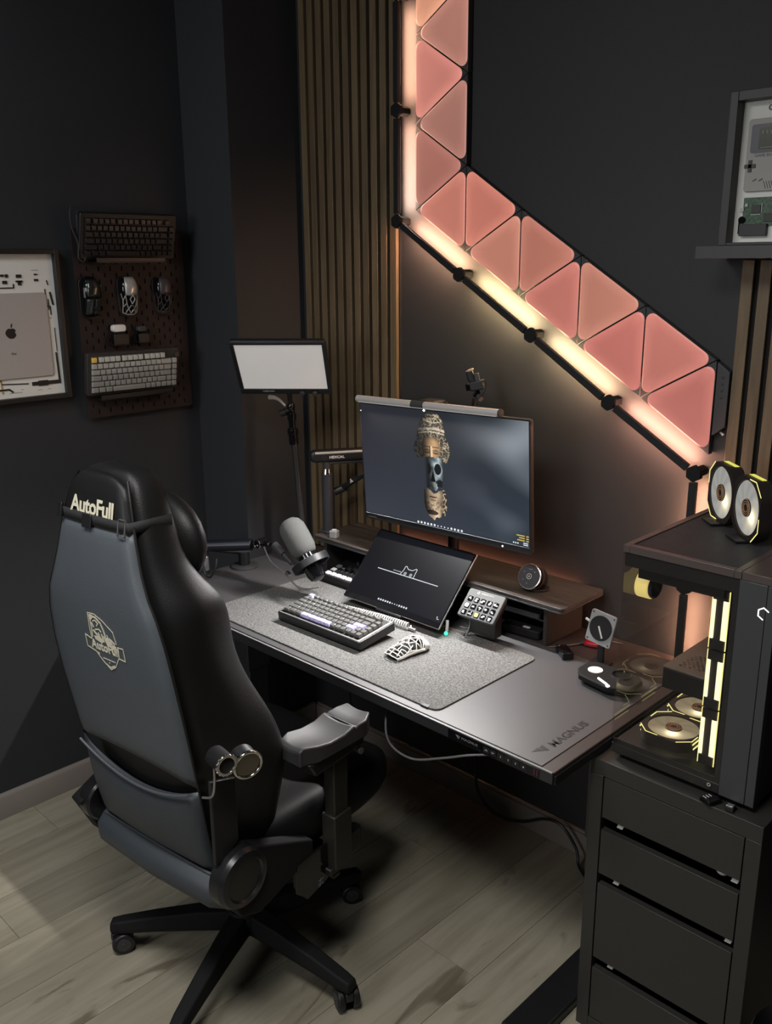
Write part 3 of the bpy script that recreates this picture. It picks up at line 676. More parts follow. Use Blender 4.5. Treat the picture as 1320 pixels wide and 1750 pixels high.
def web_mouse(t, L, W_, Hh, m, dark, segs, r=0.0016, palm=None):
    inner = MB(); inner.loft([[(x_*0.86, y_*0.9, z_*0.62) for x_, y_, z_ in rg] for rg in mouse_shape(L, W_, Hh)]); inner.build('inner_body', dark, t, sub=1)
    mb = MB()
    for s_ in segs:
        pts = []
        for (u0, v0), (u1, v1) in zip(s_[:-1], s_[1:]):
            for k in range(5): pts.append(surf(L, W_, Hh, u0+(u1-u0)*k/5, v0+(v1-v0)*k/5))
        pts.append(surf(L, W_, Hh, *s_[-1])); mb.tube(pts, r, 6)
    mb.build('lattice_shell', m, t)
    if palm:
        mb = MB(); vs = []; nu, nv = 9, 7; v0, v1, uw = palm
        for j in range(nv):
            for i in range(nu): vs.append(surf(L, W_, Hh, (-uw+2*uw*i/(nu-1)), v0+(v1-v0)*j/(nv-1)))
        mb._add(vs, [(j*nu+i, j*nu+i+1, (j+1)*nu+i+1, (j+1)*nu+i) for j in range(nv-1) for i in range(nu-1)])
        mb.build('palm_cover', m, t, solid=0.002)
    MB().cyl((-0.0035, 0.27*L, Hh*0.60), (0.0035, 0.27*L, Hh*0.60), 0.009, n=20).build('scroll_wheel', dark, t)
def holder(y, z, label):
    t = thing('mouse_holder', label, 'bracket', (PXF, y, z), group='black mouse holders on the pegboard')
    MB().prism(rrect(0.064, 0.122, 0.02), 0.0035, frame((0, 0, 0), (0, 1, 0), (0, 0, 1))).box2((0.0035, -0.020, -0.0610), (0.032, 0.020, -0.0580)).build('tray', M['black'], t, bevel=0.001)
def wallmouse(label, y, z, roll=0):
    m_ = Matrix(((0, 0, 1), (1, 0, 0), (0, 1, 0)))
    return thing('computer_mouse', label, 'computer mouse', (PXF+0.0045, y, z), (m_ @ Matrix.Rotation(roll, 3, 'Z')).to_euler(), 'computer mice on the pegboard')
for y_, lb in ((1.415, 'leftmost'), (1.545, 'middle'), (1.672, 'rightmost')):
    holder(y_, -0.1035, 'black holder plate behind the %s wall-hung mouse' % lb)
t = wallmouse('glossy black mouse with a silver left edge, leftmost on the pegboard', 1.415, -0.100, R(180))
solid_mouse(t, 0.122, 0.062, 0.036, M['gloss'], mat('smoked_plastic', (0.03, 0.032, 0.030), 0.15), M['black'], mat('dark_chrome', (0.08, 0.085, 0.08), 0.2, 0.8))
MB().box((0.0265, -0.012, 0.020), (0.003, 0.030, 0.008)).build('side_strip', mat('silver_strip', (0.3, 0.3, 0.28), 0.3, 0.5), t, bevel=0.001)
t = wallmouse('silver skeleton mouse with a solid pale back, middle of the pegboard', 1.545, -0.100, R(180))
SK = [[(-0.9, -0.05), (-0.75, 0.2), (-0.8, 0.44)], [(0.9, -0.05), (0.75, 0.2), (0.8, 0.44)], [(-0.8, 0.44), (-0.4, 0.49), (0, 0.49), (0.4, 0.49), (0.8, 0.44)], [(0, -0.02), (-0.2, 0.1), (0, 0.22), (0.2, 0.1), (0, -0.02)],
      [(0, 0.22), (-0.25, 0.34), (0, 0.46), (0.25, 0.34), (0, 0.22)], [(-0.55, 0.0), (-0.45, 0.2), (-0.25, 0.34), (-0.5, 0.46)], [(0.55, 0.0), (0.45, 0.2), (0.25, 0.34), (0.5, 0.46)], [(0.55, 0.0), (0.8, 0.15), (0.75, 0.3), (0.45, 0.2)]]
web_mouse(t, 0.122, 0.060, 0.036, mat('pale_silver', (0.42, 0.42, 0.40), 0.3, 0.35), M['gloss'], SK, 0.0017, (-0.46, 0.0, 0.55))
t = wallmouse('dark skeleton mouse, rightmost and dimmest on the pegboard', 1.672, -0.100, R(180))
web_mouse(t, 0.118, 0.058, 0.035, mat('dull_violet_plastic', (0.045, 0.038, 0.040), 0.4), M['gloss'], SK, 0.0017, (-0.46, 0.0, 0.6))
t = thing('number_tag', 'tiny silver lettering on the pegboard beside the leftmost mouse', 'badge', (PXF, 1.455, -0.075))
o = text('number_tag_lettering', 'RU', 0.013, frame((0.001, 0, 0), (0, 0, 1), (0, -1, 0)), M['lgrey'], t)

# ---- earbud cases
def buds(label, y, z, wd, ht, top, bottom):
    t = thing('earbud_case', label, 'earbud case', (PXF+0.016, y, z), None, 'earbud cases on the pegboard')
    MB().prism(rrect(wd, ht*0.62, 0.010), 0.022, frame((-0.012, 0, ht*0.31), (0, 1, 0), (0, 0, 1))).build('body', bottom, t, bevel=0.004, segs=3)
    MB().prism(rrect(wd, ht*0.38, 0.009), 0.022, frame((-0.012, 0, ht*0.82), (0, 1, 0), (0, 0, 1))).build('lid', top, t, bevel=0.004, segs=3)
    MB().box2((-0.016, -wd/2-0.003, -0.004), (0.014, wd/2+0.003, -0.001)).box2((0.011, -wd/2-0.003, -0.001), (0.014, wd/2+0.003, ht*0.52)).build('holder', M['black'], t, bevel=0.001)
buds('earbud case with white lid and black sleeve on the pegboard', 1.498, -0.250, 0.046, 0.060, M['white'], M['gloss'])
buds('small all-black earbud case beside the white-lidded one', 1.580, -0.248, 0.032, 0.050, mat('smoke_lid', (0.05, 0.05, 0.05), 0.15), M['gloss'])

# ================================================================ DESK
DX0, DX1, DY0, DY1, DT = -2.440, -0.894, 1.388, 2.083, -1.0
t = thing('standing_desk', 'long black metal desk with a grey top along the back wall', 'desk', (-1.65, 1.72, FZ))
dsk = t
bu(MB().box2((DX0, DY0+0.004, DT-0.026), (DX1, DY1, DT-0.002)), 'desktop', M['deskmetal'], t, bevel=0.002)
bu(MB().box2((DX0+0.004, DY0+0.010, DT-0.0019), (DX1-0.032, 1.905, DT)), 'desk_cover', M['deskmat'], t, bevel=0.0008)
bu(MB().box2((DX1-0.003, DY0+0.008, DT-0.030), (DX1+0.003, DY1, DT-0.010)), 'end_trim', M['black'], t, bevel=0.001)
fr = bu(MB().box2((DX0, DY0, DT-0.027), (DX1, DY0+0.006, DT-0.001)), 'front_rail', mat('satin_black_rail', (0.02, 0.02, 0.021), 0.35), t, bevel=0.0015)
bu(MB().box2((DX0, DY0-0.0004, DT-0.0012), (DX1-0.002, DY0+0.004, DT+0.0003)), 'front_edge_strip', M['mgrey'], t)
bu(MB().box2((-1.17, DY0-0.0012, DT-0.025), (-0.925, DY0, DT-0.0035)), 'control_strip', M['gloss'], t, bevel=0.0005)
for k, xx in enumerate((-1.062, -1.044, -1.023, -1.003, -0.984, -0.964)):
    b_ = MB().prism(rrect(0.0165, 0.014, 0.002), 0.0006, XZ(xx, DY0-0.0012, DT-0.014)).build('control_button', M['black'], t, bevel=0)
    b_.location = -(t.location-Vector((0, 0, H)))
    g = MB(); Z = XZ(xx, DY0-0.0019, DT-0.014)
    if k == 0: g.ribbon([(-0.003, -0.0015), (0, 0.0015), (0.003, -0.0015)], 0.0012, 0.0003, Z)
    elif k == 1: g.ribbon([(-0.003, 0.0015), (0, -0.0015), (0.003, 0.0015)], 0.0012, 0.0003, Z)
    elif k == 5: g.prism([(0.002*math.cos(R(60*q)), 0.002*math.sin(R(60*q))) for q in range(6)], 0.0003, Z)
    else: g.ribbon([(0, -0.0018), (0, 0.0018)], 0.0014, 0.0003, Z)
    g.build('button_symbol', M['lgrey'], b_)
mb = MB()
for xx in (-0.937, -0.930): mb.box2((xx-0.0018, DY0-0.0019, DT-0.021), (xx+0.0018, DY0-0.0011, DT-0.007))
bu(mb, 'port_slots', mat('maroon_slot', (0.05, 0.012, 0.02), 0.4), t)['kind'] = 'stuff'
off = -(t.location-Vector((0, 0, H)))
o = text('rail_lettering', 'MAGNUS', 0.0085, XZ(-1.108, DY0-0.0012, DT-0.013), M['mgrey'], t, xs=1.3); o.location = off
Z = XZ(-1.141, DY0-0.0012, DT-0.013)
bu(MB().prism([(-0.007, 0.004), (0.002, 0.004), (0.002, -0.005)], 0.0004, Z).prism([(0.003, 0.002), (0.006, 0.005), (0.004, -0.004)], 0.0004, Z), 'rail_emblem', M['mgrey'], t)['kind'] = 'stuff'
# raised wing emblem and lettering on the cover, reading towards the wall
M['debossed'] = mat('debossed_dark', (0.020, 0.019, 0.020), 0.35)
ZL = lambda x, y: frame((x, y, DT), (0, 1, 0), (-1, 0, 0))
o = text('cover_lettering', 'MAGNUS', 0.030, ZL(-0.958, 1.545), M['debossed'], t, xs=1.12, ext=0.0004, bold=0.0006, shear=0.1); o.location = off
e1 = ZL(-0.962, 1.447)
bu(MB().prism([(-0.020, 0.011), (0.004, 0.013), (0.008, -0.010), (-0.004, 0.001)], 0.0005, e1).prism([(0.008, 0.010), (0.020, 0.013), (0.013, -0.012), (0.009, -0.010)], 0.0005, e1), 'wing_emblem', M['debossed'], t, bevel=0.0003)['kind'] = 'stuff'
for xx in (-2.365, -0.967):
    g = bu(MB().box2((xx-0.026, 1.71, FZ+0.03), (xx+0.026, 1.79, DT-0.32)).box2((xx-0.031, 1.703, DT-0.36), (xx+0.031, 1.797, DT-0.027)), 'leg', M['dgrey'], t, bevel=0.003)
    bu(MB().box2((xx-0.044, 1.40, FZ+0.0), (xx+0.044, 2.02, FZ+0.028)), 'foot', M['black'], t, bevel=0.006)
bu(MB().box2((-2.33, 1.60, DT-0.075), (-1.0, 1.64, DT-0.027)).box2((-2.33, 1.90, DT-0.10), (-1.0, 1.905, DT-0.027)).box2((-2.33, 1.905, DT-0.10), (-1.0, 2.06, DT-0.095)), 'cable_tray', M['black'], t, bevel=0.001)

# felt mat
t = thing('desk_mat', 'mottled grey felt desk mat under the keyboard and mouse', 'desk mat', (-1.69, 1.62, DT))
MB().prism(rrect(0.915, 0.398, 0.022, 6), 0.0035, Matrix.Translation((0, 0, 0.0004))).build('felt_sheet', M['felt'], t, bevel=0.0008)
MB().box((0.42, -0.196, 0.0022), (0.022, 0.012, 0.0045)).build('edge_tag', M['black'], t, bevel=0.0006)
MT = DT+0.0037

# keyboard on the mat
M['keyd'] = mat('charcoal_key', (0.085, 0.084, 0.080), 0.28, 0.0, spec=0.7)
M['keyl'] = mat('lilac_clear_key', (0.42, 0.38, 0.62), 0.12, emit=(0.45, 0.42, 0.8), estr=0.18, nscale=140, namt=0.7)
M['kbplate'] = mat('silver_plate', (0.30, 0.29, 0.28), 0.38, 0.5)
def dk(r, kx):
    if (r == 0 and kx == 0) or (r == 5 and kx == 3.75) or (r == 3 and kx == 12.75) or (r == 4 and kx == 12.25): return M['keyl']
    return M['keyd']
t = thing('keyboard', 'charcoal mechanical keyboard with clear lilac space bar on the felt mat', 'keyboard', (-1.757, 1.588, MT+0.004), Euler((R(6.5), 0, R(1.2))))
t.location.z += 0.009
keyboard(t, 0.332, 0.142, 0.024, M['black'], dk, kh=0.0098, top=M['kbplate'])
for xx in (-0.12, 0.12): MB().box((xx, 0.060, -0.008), (0.030, 0.008, 0.016)).build('foot', M['black'], t, bevel=0.001)
# coiled cable
t = thing('coiled_cable', 'light grey coiled keyboard cable lying behind the keyboard', 'cable', (-1.70, 1.72, MT))
pts = []; n = 29
c0, c1 = Vector((-1.835, 1.694, MT+0.011)), Vector((-1.60, 1.722, MT+0.0105))
for k in range(n*10+1):
    f = k/(n*10); a_ = 2*PI*k/10; r_ = 0.0078+0.0016*f; c = c0.lerp(c1, f)+Vector((0, 0.006*math.sin(f*PI), 0)); d = (c1-c0).normalized(); s_ = Vector((-d.y, d.x, 0))
    pts.append(c+r_*(math.cos(a_)*s_+math.sin(a_)*Vector((0, 0, 1))))
cab = mat('light_grey_cord', (0.42, 0.41, 0.40), 0.5)
bu(MB().tube([(-1.69, 1.655, MT+0.016), (-1.77, 1.672, MT+0.010), (-1.845, 1.697, MT+0.006)]+pts+[(-1.588, 1.720, MT+0.006), (-1.575, 1.722, MT+0.004)], 0.0023, 6), 'coiled_cord', cab, t)
bu(MB().cyl((-1.600, 1.722, MT+0.006), (-1.575, 1.722, MT+0.0055), 0.0052), 'connector', M['alu'], t, bevel=0.001)

# skeleton mouse on the mat
t = thing('computer_mouse', 'white lattice-shell mouse on the felt mat', 'computer mouse', (-1.497, 1.607, MT+0.0012), R(174.5))
inner = MB(); inner.loft([[(x_*0.90, y_*0.93, z_*0.60) for x_, y_, z_ in rg] for rg in mouse_shape(0.128, 0.064, 0.040)]); inner.build('inner_body', M['felt_b'], t, sub=1)
wm = mat('warm_white_shell', (0.66, 0.64, 0.59), 0.4)
SG = [[(-0.96, -0.30), (-0.88, -0.1), (-0.80, 0.1), (-0.82, 0.3), (-0.80, 0.46)], [(0.96, -0.30), (0.88, -0.1), (0.80, 0.1), (0.82, 0.3), (0.80, 0.46)],
      [(-0.80, 0.46), (-0.4, 0.497), (0, 0.499), (0.4, 0.497), (0.80, 0.46)], [(-0.75, 0.38), (-0.35, 0.42), (0, 0.43), (0.35, 0.42), (0.75, 0.38)], [(0, 0.12), (0, 0.22)], [(0, 0.33), (0, 0.5)],
      [(-0.18, 0.20), (-0.20, 0.35), (0.20, 0.35), (0.18, 0.20), (-0.18, 0.20)], [(-0.82, 0.3), (-0.2, 0.35)], [(0.82, 0.3), (0.2, 0.35)], [(-0.80, 0.1), (-0.2, 0.2)], [(0.80, 0.1), (0.2, 0.2)],
      [(-0.80, 0.1), (-0.3, 0.08), (0, 0.12), (0.3, 0.08), (0.80, 0.1)], [(-0.3, 0.08), (-0.45, -0.08), (0, -0.04), (0.45, -0.08), (0.3, 0.08), (0, -0.04), (-0.3, 0.08)], [(-0.85, -0.03), (-0.45, -0.08), (-0.86, -0.16)],
      [(0.85, -0.03), (0.45, -0.08), (0.86, -0.16)], [(-0.45, -0.08), (-0.25, -0.2), (0, -0.04), (0.25, -0.2), (0.45, -0.08)], [(-0.86, -0.16), (-0.25, -0.2), (0.25, -0.2), (0.86, -0.16)], [(-0.55, 0.02), (-0.8, 0.2), (-0.35, 0.28), (-0.55, 0.44)],
      [(0.55, 0.02), (0.8, 0.2), (0.35, 0.28), (0.55, 0.44)], [(-0.86, -0.2), (-0.5, -0.27), (0, -0.26), (0.5, -0.27), (0.86, -0.2)]]
mb = MB()
for s_ in SG:
    pts = []
    for (u0, v0), (u1, v1) in zip(s_[:-1], s_[1:]):
        for k in range(5): pts.append(surf(0.128, 0.064, 0.040, u0+(u1-u0)*k/5, v0+(v1-v0)*k/5))
    pts.append(surf(0.128, 0.064, 0.040, *s_[-1])); mb.tube(pts, 0.00145, 6)
mb.build('lattice_shell', wm, t)
mb = MB(); vs = []; nu, nv = 13, 8
for j in range(nv):
    for i in range(nu): vs.append(surf(0.128, 0.064, 0.040, -0.92+1.84*i/(nu-1), -0.485+0.225*j/(nv-1)))
mb._add(vs, [(j*nu+i, j*nu+i+1, (j+1)*nu+i+1, (j+1)*nu+i) for j in range(nv-1) for i in range(nu-1)])
mb.build('palm_cover', wm, t, solid=0.0025)
mb = MB()
for sx in (-1, 1):
    vs = []
    for j in range(10):
        for i in range(2): vs.append(surf(0.128, 0.064, 0.040, sx*(0.86+0.10*i), -0.34+0.80*j/9))
    mb._add(vs, [(j*2, j*2+1, j*2+3, j*2+2) for j in range(9)])
mb.build('side_rims', wm, t, solid=0.002)
MB().cyl((-0.0035, 0.034, 0.022), (0.0035, 0.034, 0.022), 0.009).build('scroll_wheel', M['dgrey'], t)

# ================================================================ MONITOR (leans slightly, hung on an arm)
t = thing('monitor', 'large monitor showing a broken statue face on dark grey, above the riser', 'monitor', (-1.618, 1.868, -0.575), Euler((R(2.26), R(-1.36)*-1, R(0.45))))
mw, mh = 0.614, 0.360
t.rotation_mode = 'XYZ'
import numpy as _np
def pose(yaw, tilt, roll):
    return (Matrix.Rotation(yaw, 3, 'Z') @ Matrix.Rotation(tilt, 3, 'X') @ Matrix.Rotation(roll, 3, 'Y')).to_euler()
t.rotation_euler = pose(R(0.45), R(2.26), R(-1.36))
mon = t
MB().prism(rrect(mw, mh, 0.008), 0.014, XZ(0, 0.016, 0)).build('back_shell', M['black'], t, bevel=0.002)
fr_ = MB()
fr_.box2((-mw/2, 0, -mh/2), (mw/2, 0.003, -mh/2+0.018)).box2((-mw/2, 0, mh/2-0.003), (mw/2, 0.003, mh/2)).box2((-mw/2, 0, -mh/2+0.018), (-mw/2+0.003, 0.003, mh/2-0.003)).box2((mw/2-0.003, 0, -mh/2+0.018), (mw/2, 0.003, mh/2-0.003))
fr_.build('bezel', M['black'], t, bevel=0.0008)
MB().box2((-0.10, 0.016, -0.10), (0.10, 0.045, 0.10)).build('rear_housing', M['black'], t, bevel=0.01)
MB().cyl((0.215, -0.0002, -mh/2+0.008), (0.215, -0.0010, -mh/2+0.008), 0.0026, n=12).build('power_led', M['whitled'], t)
MB().cyl((-mw/2+0.006, -0.0006, mh/2-0.026), (-mw/2+0.006, -0.0016, mh/2-0.026), 0.0014, n=12).build('indicator_led', M['whitled'], t)
MB().box2((-0.295, -0.0006, -mh/2+0.005), (-0.262, 0.0002, -mh/2+0.009)).build('maker_mark', M['dgrey'], t)
# picture on the screen: a broken statue, computed point by point on the panel grid
def hn(x, y, s, o=0.0): return noise.noise(Vector((x*s+o, y*s-o, s*1.7+o)))
def sd_ell(x, y, cx, cy, rx, ry): return math.hypot((x-cx)/rx, (y-cy)/ry)
def sst(a, b, x):
    t_ = max(0.0, min(1.0, (x-a)/(b-a))); return t_*t_*(3-2*t_)
def wall_paper(u, v):
    """u,v in 0..1 (v down); returns linear rgb of the picture and the painted reflection on the monitor"""
    c = [38+12*v+6*(1-u), 44+15*v, 51+18*v]
    g = sst(0.50, 0.95, u); cl = max(0, hn(u*1.2+3, v*1.3, 2.6)+0.22)*g  # clouds at right: wallpaper and a screen reflection painted in together
    c = [q+cl*95 for q in c]
    x = (u-0.455)*1.705; y = v
    if abs(x) > 0.22: return lin([max(0, min(255, q)) for q in c])
    L = 0.10+0.90*sst(-0.13, 0.03, x)                    # the sculpture is lit from the right
    edge = 0.10*hn(x, y, 26)+0.05*hn(x, y, 60, 3)
    ridge = 1-min(1, abs(hn(x, y*0.9, 34, 5))*3.2); ridge2 = 1-min(1, abs(hn(x, y, 62, 9))*2.6)
    curl = 0.22+0.55*ridge*ridge+0.33*ridge2
    def mixc(col, k): return [max(6, q*k) for q in col]
    dh = min(sd_ell(x, y, 0.000, 0.235, 0.150, 0.205), sd_ell(x, y, 0.135, 0.325, 0.050, 0.110), sd_ell(x, y, -0.140, 0.335, 0.045, 0.080), sd_ell(x, y, 0.02, 0.09, 0.105, 0.075))
    if dh+edge < 1 and y < 0.43: c = mixc((232, 212, 182), curl*(0.25+0.75*L)*(1.0 if dh < 0.9 else 0.75))
    for q, wd in ((0.150, 0.010), (0.178, 0.006), (0.098, 0.005)):
        if abs(y-(q+0.9*(x-0.02)**2*(1 if q > 0.1 else -3))) < wd and abs(x) < (0.135 if q > 0.1 else 0.085): c = mixc((235, 218, 190), (0.35+0.65*L)*(0.75+0.25*ridge2))
    fd = sd_ell(x, y, -0.004, 0.315, 0.094, 0.125)
    if fd < 1 and y > 0.225 and y < 0.395+0.012*hn(x, y, 40):
        k = L*(1.0-0.35*fd**3)*(0.94+0.1*hn(x, y, 20)); k *= 0.62+0.38*sst(0.20, 0.27, y)
        c = mixc((226, 182, 134), k)
        for ex in (-0.046, 0.044):
            b_ = 0.305+0.5*(x-ex)**2*6
            if abs(y-b_) < 0.006 and abs(x-ex) < 0.034: c = mixc(c, 0.62)
            e = sd_ell(x, y, ex, 0.345, 0.034, 0.024)
            if e < 1: c = mixc(c, 0.35+0.5*e)
            if sd_ell(x, y, ex, 0.350, 0.024, 0.010) < 1: c = mixc((200, 160, 118), L*0.85)
            if abs(y-0.358) < 0.0035 and abs(x-ex) < 0.024: c = mixc(c, 0.3)
        if abs(x+0.002) < 0.011+0.04*max(0, y-0.33) and y > 0.30: c = mixc((245, 212, 168), 0.55+0.45*L)
        if -0.024 < x < -0.012 and y > 0.30: c = mixc(c, 0.5)
    top_e = 0.392+0.010*hn(x, 1.0, 50)+0.05*max(0, -x-0.02); bot_e = 0.665+0.020*hn(x, 2.0, 45)-0.30*max(0, x-0.055)+0.02*math.sin(x*70)
    sd = sd_ell(x, y, 0.010, 0.50, 0.100, 0.30)
    if top_e <= y < bot_e and sd < 1:
        k = sst(-0.075, 0.06, x)*(0.80+0.5*hn(x, y, 22))*(1.05-0.45*sd**4)
        c2 = mixc((168, 184, 190), k)
        if sd_ell(x, y, 0.058, 0.492, 0.037, 0.050)+0.12*hn(x, y, 40) < 1: c2 = [20, 24, 28]
        if abs(sd_ell(x, y, 0.058, 0.492, 0.037, 0.050)-1.08) < 0.10: c2 = mixc((200, 212, 214), 0.35+0.65*k)
        if sd_ell(x, y, -0.045, 0.497, 0.034, 0.048) < 1: c2 = mixc(c2, 0.25)
        if 0.515 < y < 0.605 and abs(x-0.006) < 0.024*(y-0.505)/0.09: c2 = [14, 12, 12]
        if sd_ell(x, y, 0.076, 0.617, 0.044, 0.034) < 1: c2 = [28, 32, 36]
        if 0.615 < y < 0.665 and abs(x-0.012) < 0.034: c2 = mixc((190, 196, 194), (0.45 if math.sin(x*430) > 0.35 else 1.0)*max(0.2, k))
        f = sst(-0.085, -0.02, x); c = [c[q]*(1-f)+c2[q]*f for q in range(3)]
    t_e = 0.690+0.018*math.sin(x*42+1)+0.010*hn(x, 3.0, 60)
    wj = 0.098-0.02*sst(0.80, 0.90, y)-0.10*sst(0.86, 0.97, y)*(0.5+0.5*math.sin(x*60))
    jaw = t_e <= y < 0.945-0.55*abs(x-0.005) and abs(x-0.002) < wj
    cu = sd_ell(x, y, 0.112, 0.775, 0.030, 0.115)+0.10*hn(x, y, 40) < 1
    if cu: c = mixc((224, 200, 170), 0.25+0.75*ridge*L)
    if jaw:
        k = L*(0.86+0.28*hn(x, y, 16))*(1-0.35*sst(0.04, 0.10, abs(x)))
        c = mixc((234, 204, 168), k)
        if sd_ell(x, y, 0.0, 0.742, 0.036, 0.010) < 1: c = mixc((176, 132, 104), k)
        if abs(y-0.742-0.003*math.cos(x*90)) < 0.0035 and abs(x) < 0.038: c = mixc(c, 0.3)
        if sd_ell(x, y, 0.0, 0.768, 0.030, 0.010) < 1: c = mixc(c, 0.6)
        if 0.775 < y < 0.86 and hn(x, y, 75) > 0.02: c = mixc(c, 0.74)
        if sd_ell(x, y, -0.02, 0.880, 0.070, 0.022) < 1: c = mixc(c, 0.30)
    return lin([max(0, min(255, q)) for q in c])
def screen_grid(name, parent, w_, h_, cx, cz, y, fn, nu, nv, m):
    vs = []; cols = []
    for j in range(nv+1):
        for i in range(nu+1):
            vs.append((cx-w_/2+w_*i/nu, y, cz+h_/2-h_*j/nv)); cols.append(fn(i/nu, j/nv))
    fs = [(j*(nu+1)+i, (j+1)*(nu+1)+i, (j+1)*(nu+1)+i+1, j*(nu+1)+i+1) for j in range(nv) for i in range(nu)]
    return color_mesh(name, vs, fs, cols, m, parent)
M['screen'] = attr_emis('screen_picture', 1.0)
screen_grid('screen', t, mw-0.008, mh-0.026, 0, 0.0085, -0.0002, wall_paper, 440, 248, M['screen'])
M['icon'] = emis('icon_white', (0.75, 0.8, 0.85), 1.0); M['icony'] = emis('icon_yellow', (0.62, 0.45, 0.10), 1.0)
mb = MB()
for k in range(14):
    s_ = 0.0065 if k < 6 or k > 9 else 0.004
    mb.prism(rrect(s_, s_, 0.0012, 2), 0.0003, XZ(-0.088+0.0125*k, -0.0006, -mh/2+0.0245+(0.0005 if k % 3 else 0)))
for k in range(3): mb.prism(rrect(0.004, 0.004, 0.001, 2), 0.0003, XZ(0.252+0.007*k, -0.0006, -mh/2+0.0265))
for k in range(2): mb.prism(rrect(0.015, 0.0025, 0.0005, 2), 0.0003, XZ(0.291, -0.0006, -mh/2+0.0245+0.005*k))
mb.build('taskbar_icons', M['icon'], t)['kind'] = 'stuff'
mb = MB()
for k, w_ in enumerate((0.024, 0.018, 0.026)):
    mb.prism(rrect(w_, 0.003, 0.0006, 2), 0.0003, XZ(0.284-w_/2+0.004, -0.0006, -mh/2+0.036+0.0065*k))
    mb.prism(rrect(0.008, 0.003, 0.0006, 2), 0.0003, XZ(0.297, -0.0006, -mh/2+0.036+0.0065*k))
mb.build('desktop_text_lines', M['icony'], t)['kind'] = 'stuff'
MB().box2((-mw/2+0.004, -0.0007, -mh/2+0.0182), (mw/2-0.004, 0.0001, -mh/2+0.0190)).build('lower_edge_line', mat('pale_edge', (0.35, 0.37, 0.4), 0.3), t)

# light bar clamped on the monitor
t = thing('monitor_light_bar', 'silver-grey tube light clipped on top of the monitor', 'monitor light', (-1.66, 1.86, -0.385), pose(R(0.45), 0, R(-1.36)))
L0 = 0.262
MB().cyl((-L0, -0.012, 0), (-0.045, -0.012, 0), 0.0105, n=24).cyl((0.002, -0.012, 0), (L0-0.004, -0.012, 0), 0.0105, n=24).build('tube', mat('silver_tube', (0.50, 0.48, 0.46), 0.4, 0.35), t, bevel=0.001)
MB().cyl((-0.045, -0.012, 0), (0.002, -0.012, 0), 0.0109, n=24).build('centre_sleeve', M['dgrey'], t, bevel=0.001)
MB().cyl((L0-0.004, -0.012, 0), (L0+0.002, -0.012, 0), 0.0112, n=24).build('end_cap', M['dgrey'], t, bevel=0.001)
MB().box2((-0.035, -0.004, -0.006), (0.03, 0.050, 0.012)).box2((-0.03, 0.046, -0.07), (0.028, 0.060, 0.006)).build('clamp', M['black'], t, bevel=0.005)
MB().box2((-L0+0.01, -0.0215, -0.0072), (L0-0.01, -0.0135, -0.0085)).build('lamp_slit', emis('lamp_slit_white', (1.0, 0.96, 0.9), 0.35), t)
MB().cyl((0.004, -0.017, -0.012), (0.004, -0.019, -0.014), 0.003).build('sensor_led', emis('warm_led', (1, 0.95, 0.85), 4), t)
l = bpy.data.lights.new('monitor_bar_lamp', 'AREA'); l.shape = 'RECTANGLE'; l.size = 0.48; l.size_y = 0.012; l.energy = 12.5; l.color = (1.0, 0.98, 0.96); l.spread = R(130)
lo = bpy.data.objects.new('monitor_bar_lamp', l); COL.objects.link(lo); lo.parent = t; lo.location = (0, -0.020, -0.014); lo.rotation_euler = (R(-22), 0, 0)

# monitor arm behind
t = thing('monitor_mount', 'black gas-spring monitor mount mostly hidden behind the monitor', 'monitor arm', (-1.70, 2.03, -0.87))
bu(MB().tube([(-1.70, 2.03, -0.865), (-1.70, 2.03, -0.60)], 0.017, 14), 'post', M['black'], t)
bu(MB().tube([(-1.70, 2.03, -0.62), (-1.78, 2.04, -0.60), (-1.86, 2.03, -0.585)], 0.018, 12), 'lower_arm', M['black'], t)
bu(MB().tube([(-1.86, 2.03, -0.55), (-1.74, 2.00, -0.56), (-1.64, 1.955, -0.565)], 0.016, 12).box((-1.64, 1.935, -0.57), (0.10, 0.045, 0.10)), 'upper_arm', M['black'], t, bevel=0.003)
bu(MB().box((-1.70, 2.03, -0.8665), (0.09, 0.08, 0.006)), 'base_plate', M['black'], t, bevel=0.002)

# ================================================================ RISER WITH DRAWERS
RT = -0.870
t = thing('desk_riser', 'dark wood-topped desk riser under the monitor with open bays', 'desk riser', (-1.68, 1.98, DT))
RX0, RX1, RY0, RY1 = -2.172, -1.200, 1.872, 2.078
bu(MB().prism([(x_+(RX0+RX1)/2, y_+(RY0+RY1)/2) for x_, y_ in rrect(RX1-RX0, RY1-RY0, 0.012)], 0.010, Matrix.Translation((0, 0, RT-0.010))), 'top_board', M['darkwood'], t, bevel=0.001)
bu(MB().prism([(x_+(RX0+RX1)/2, y_+(RY0+RY1)/2) for x_, y_ in rrect(RX1-RX0+0.001, RY1-RY0+0.001, 0.012)], 0.005, Matrix.Translation((0, 0, RT-0.0155))), 'metal_edge', M['dgrey'], t, bevel=0.001)
for x_ in (-2.150, -1.275): bu(MB().box2((x_, RY0+0.028, DT), (x_+0.012, RY1-0.004, RT-0.0155)), 'side_panel', M['dgrey'] if x_ < -2 else mat('brown_black_panel', (0.014, 0.010, 0.008), 0.65), t, bevel=0.001)
bu(MB().box2((-1.72, RY0+0.06, DT), (-1.712, RY1-0.004, RT-0.0155)), 'divider', M['black'], t)
bu(MB().box2((-2.138, RY1-0.012, DT), (-1.275, RY1-0.004, RT-0.0155)), 'back_panel', M['black'], t)
bu(MB().box2((-1.712, RY0+0.05, -0.945), (-1.2755, RY1-0.012, -0.940)), 'inner_shelf', M['black'], t, bevel=0.001)
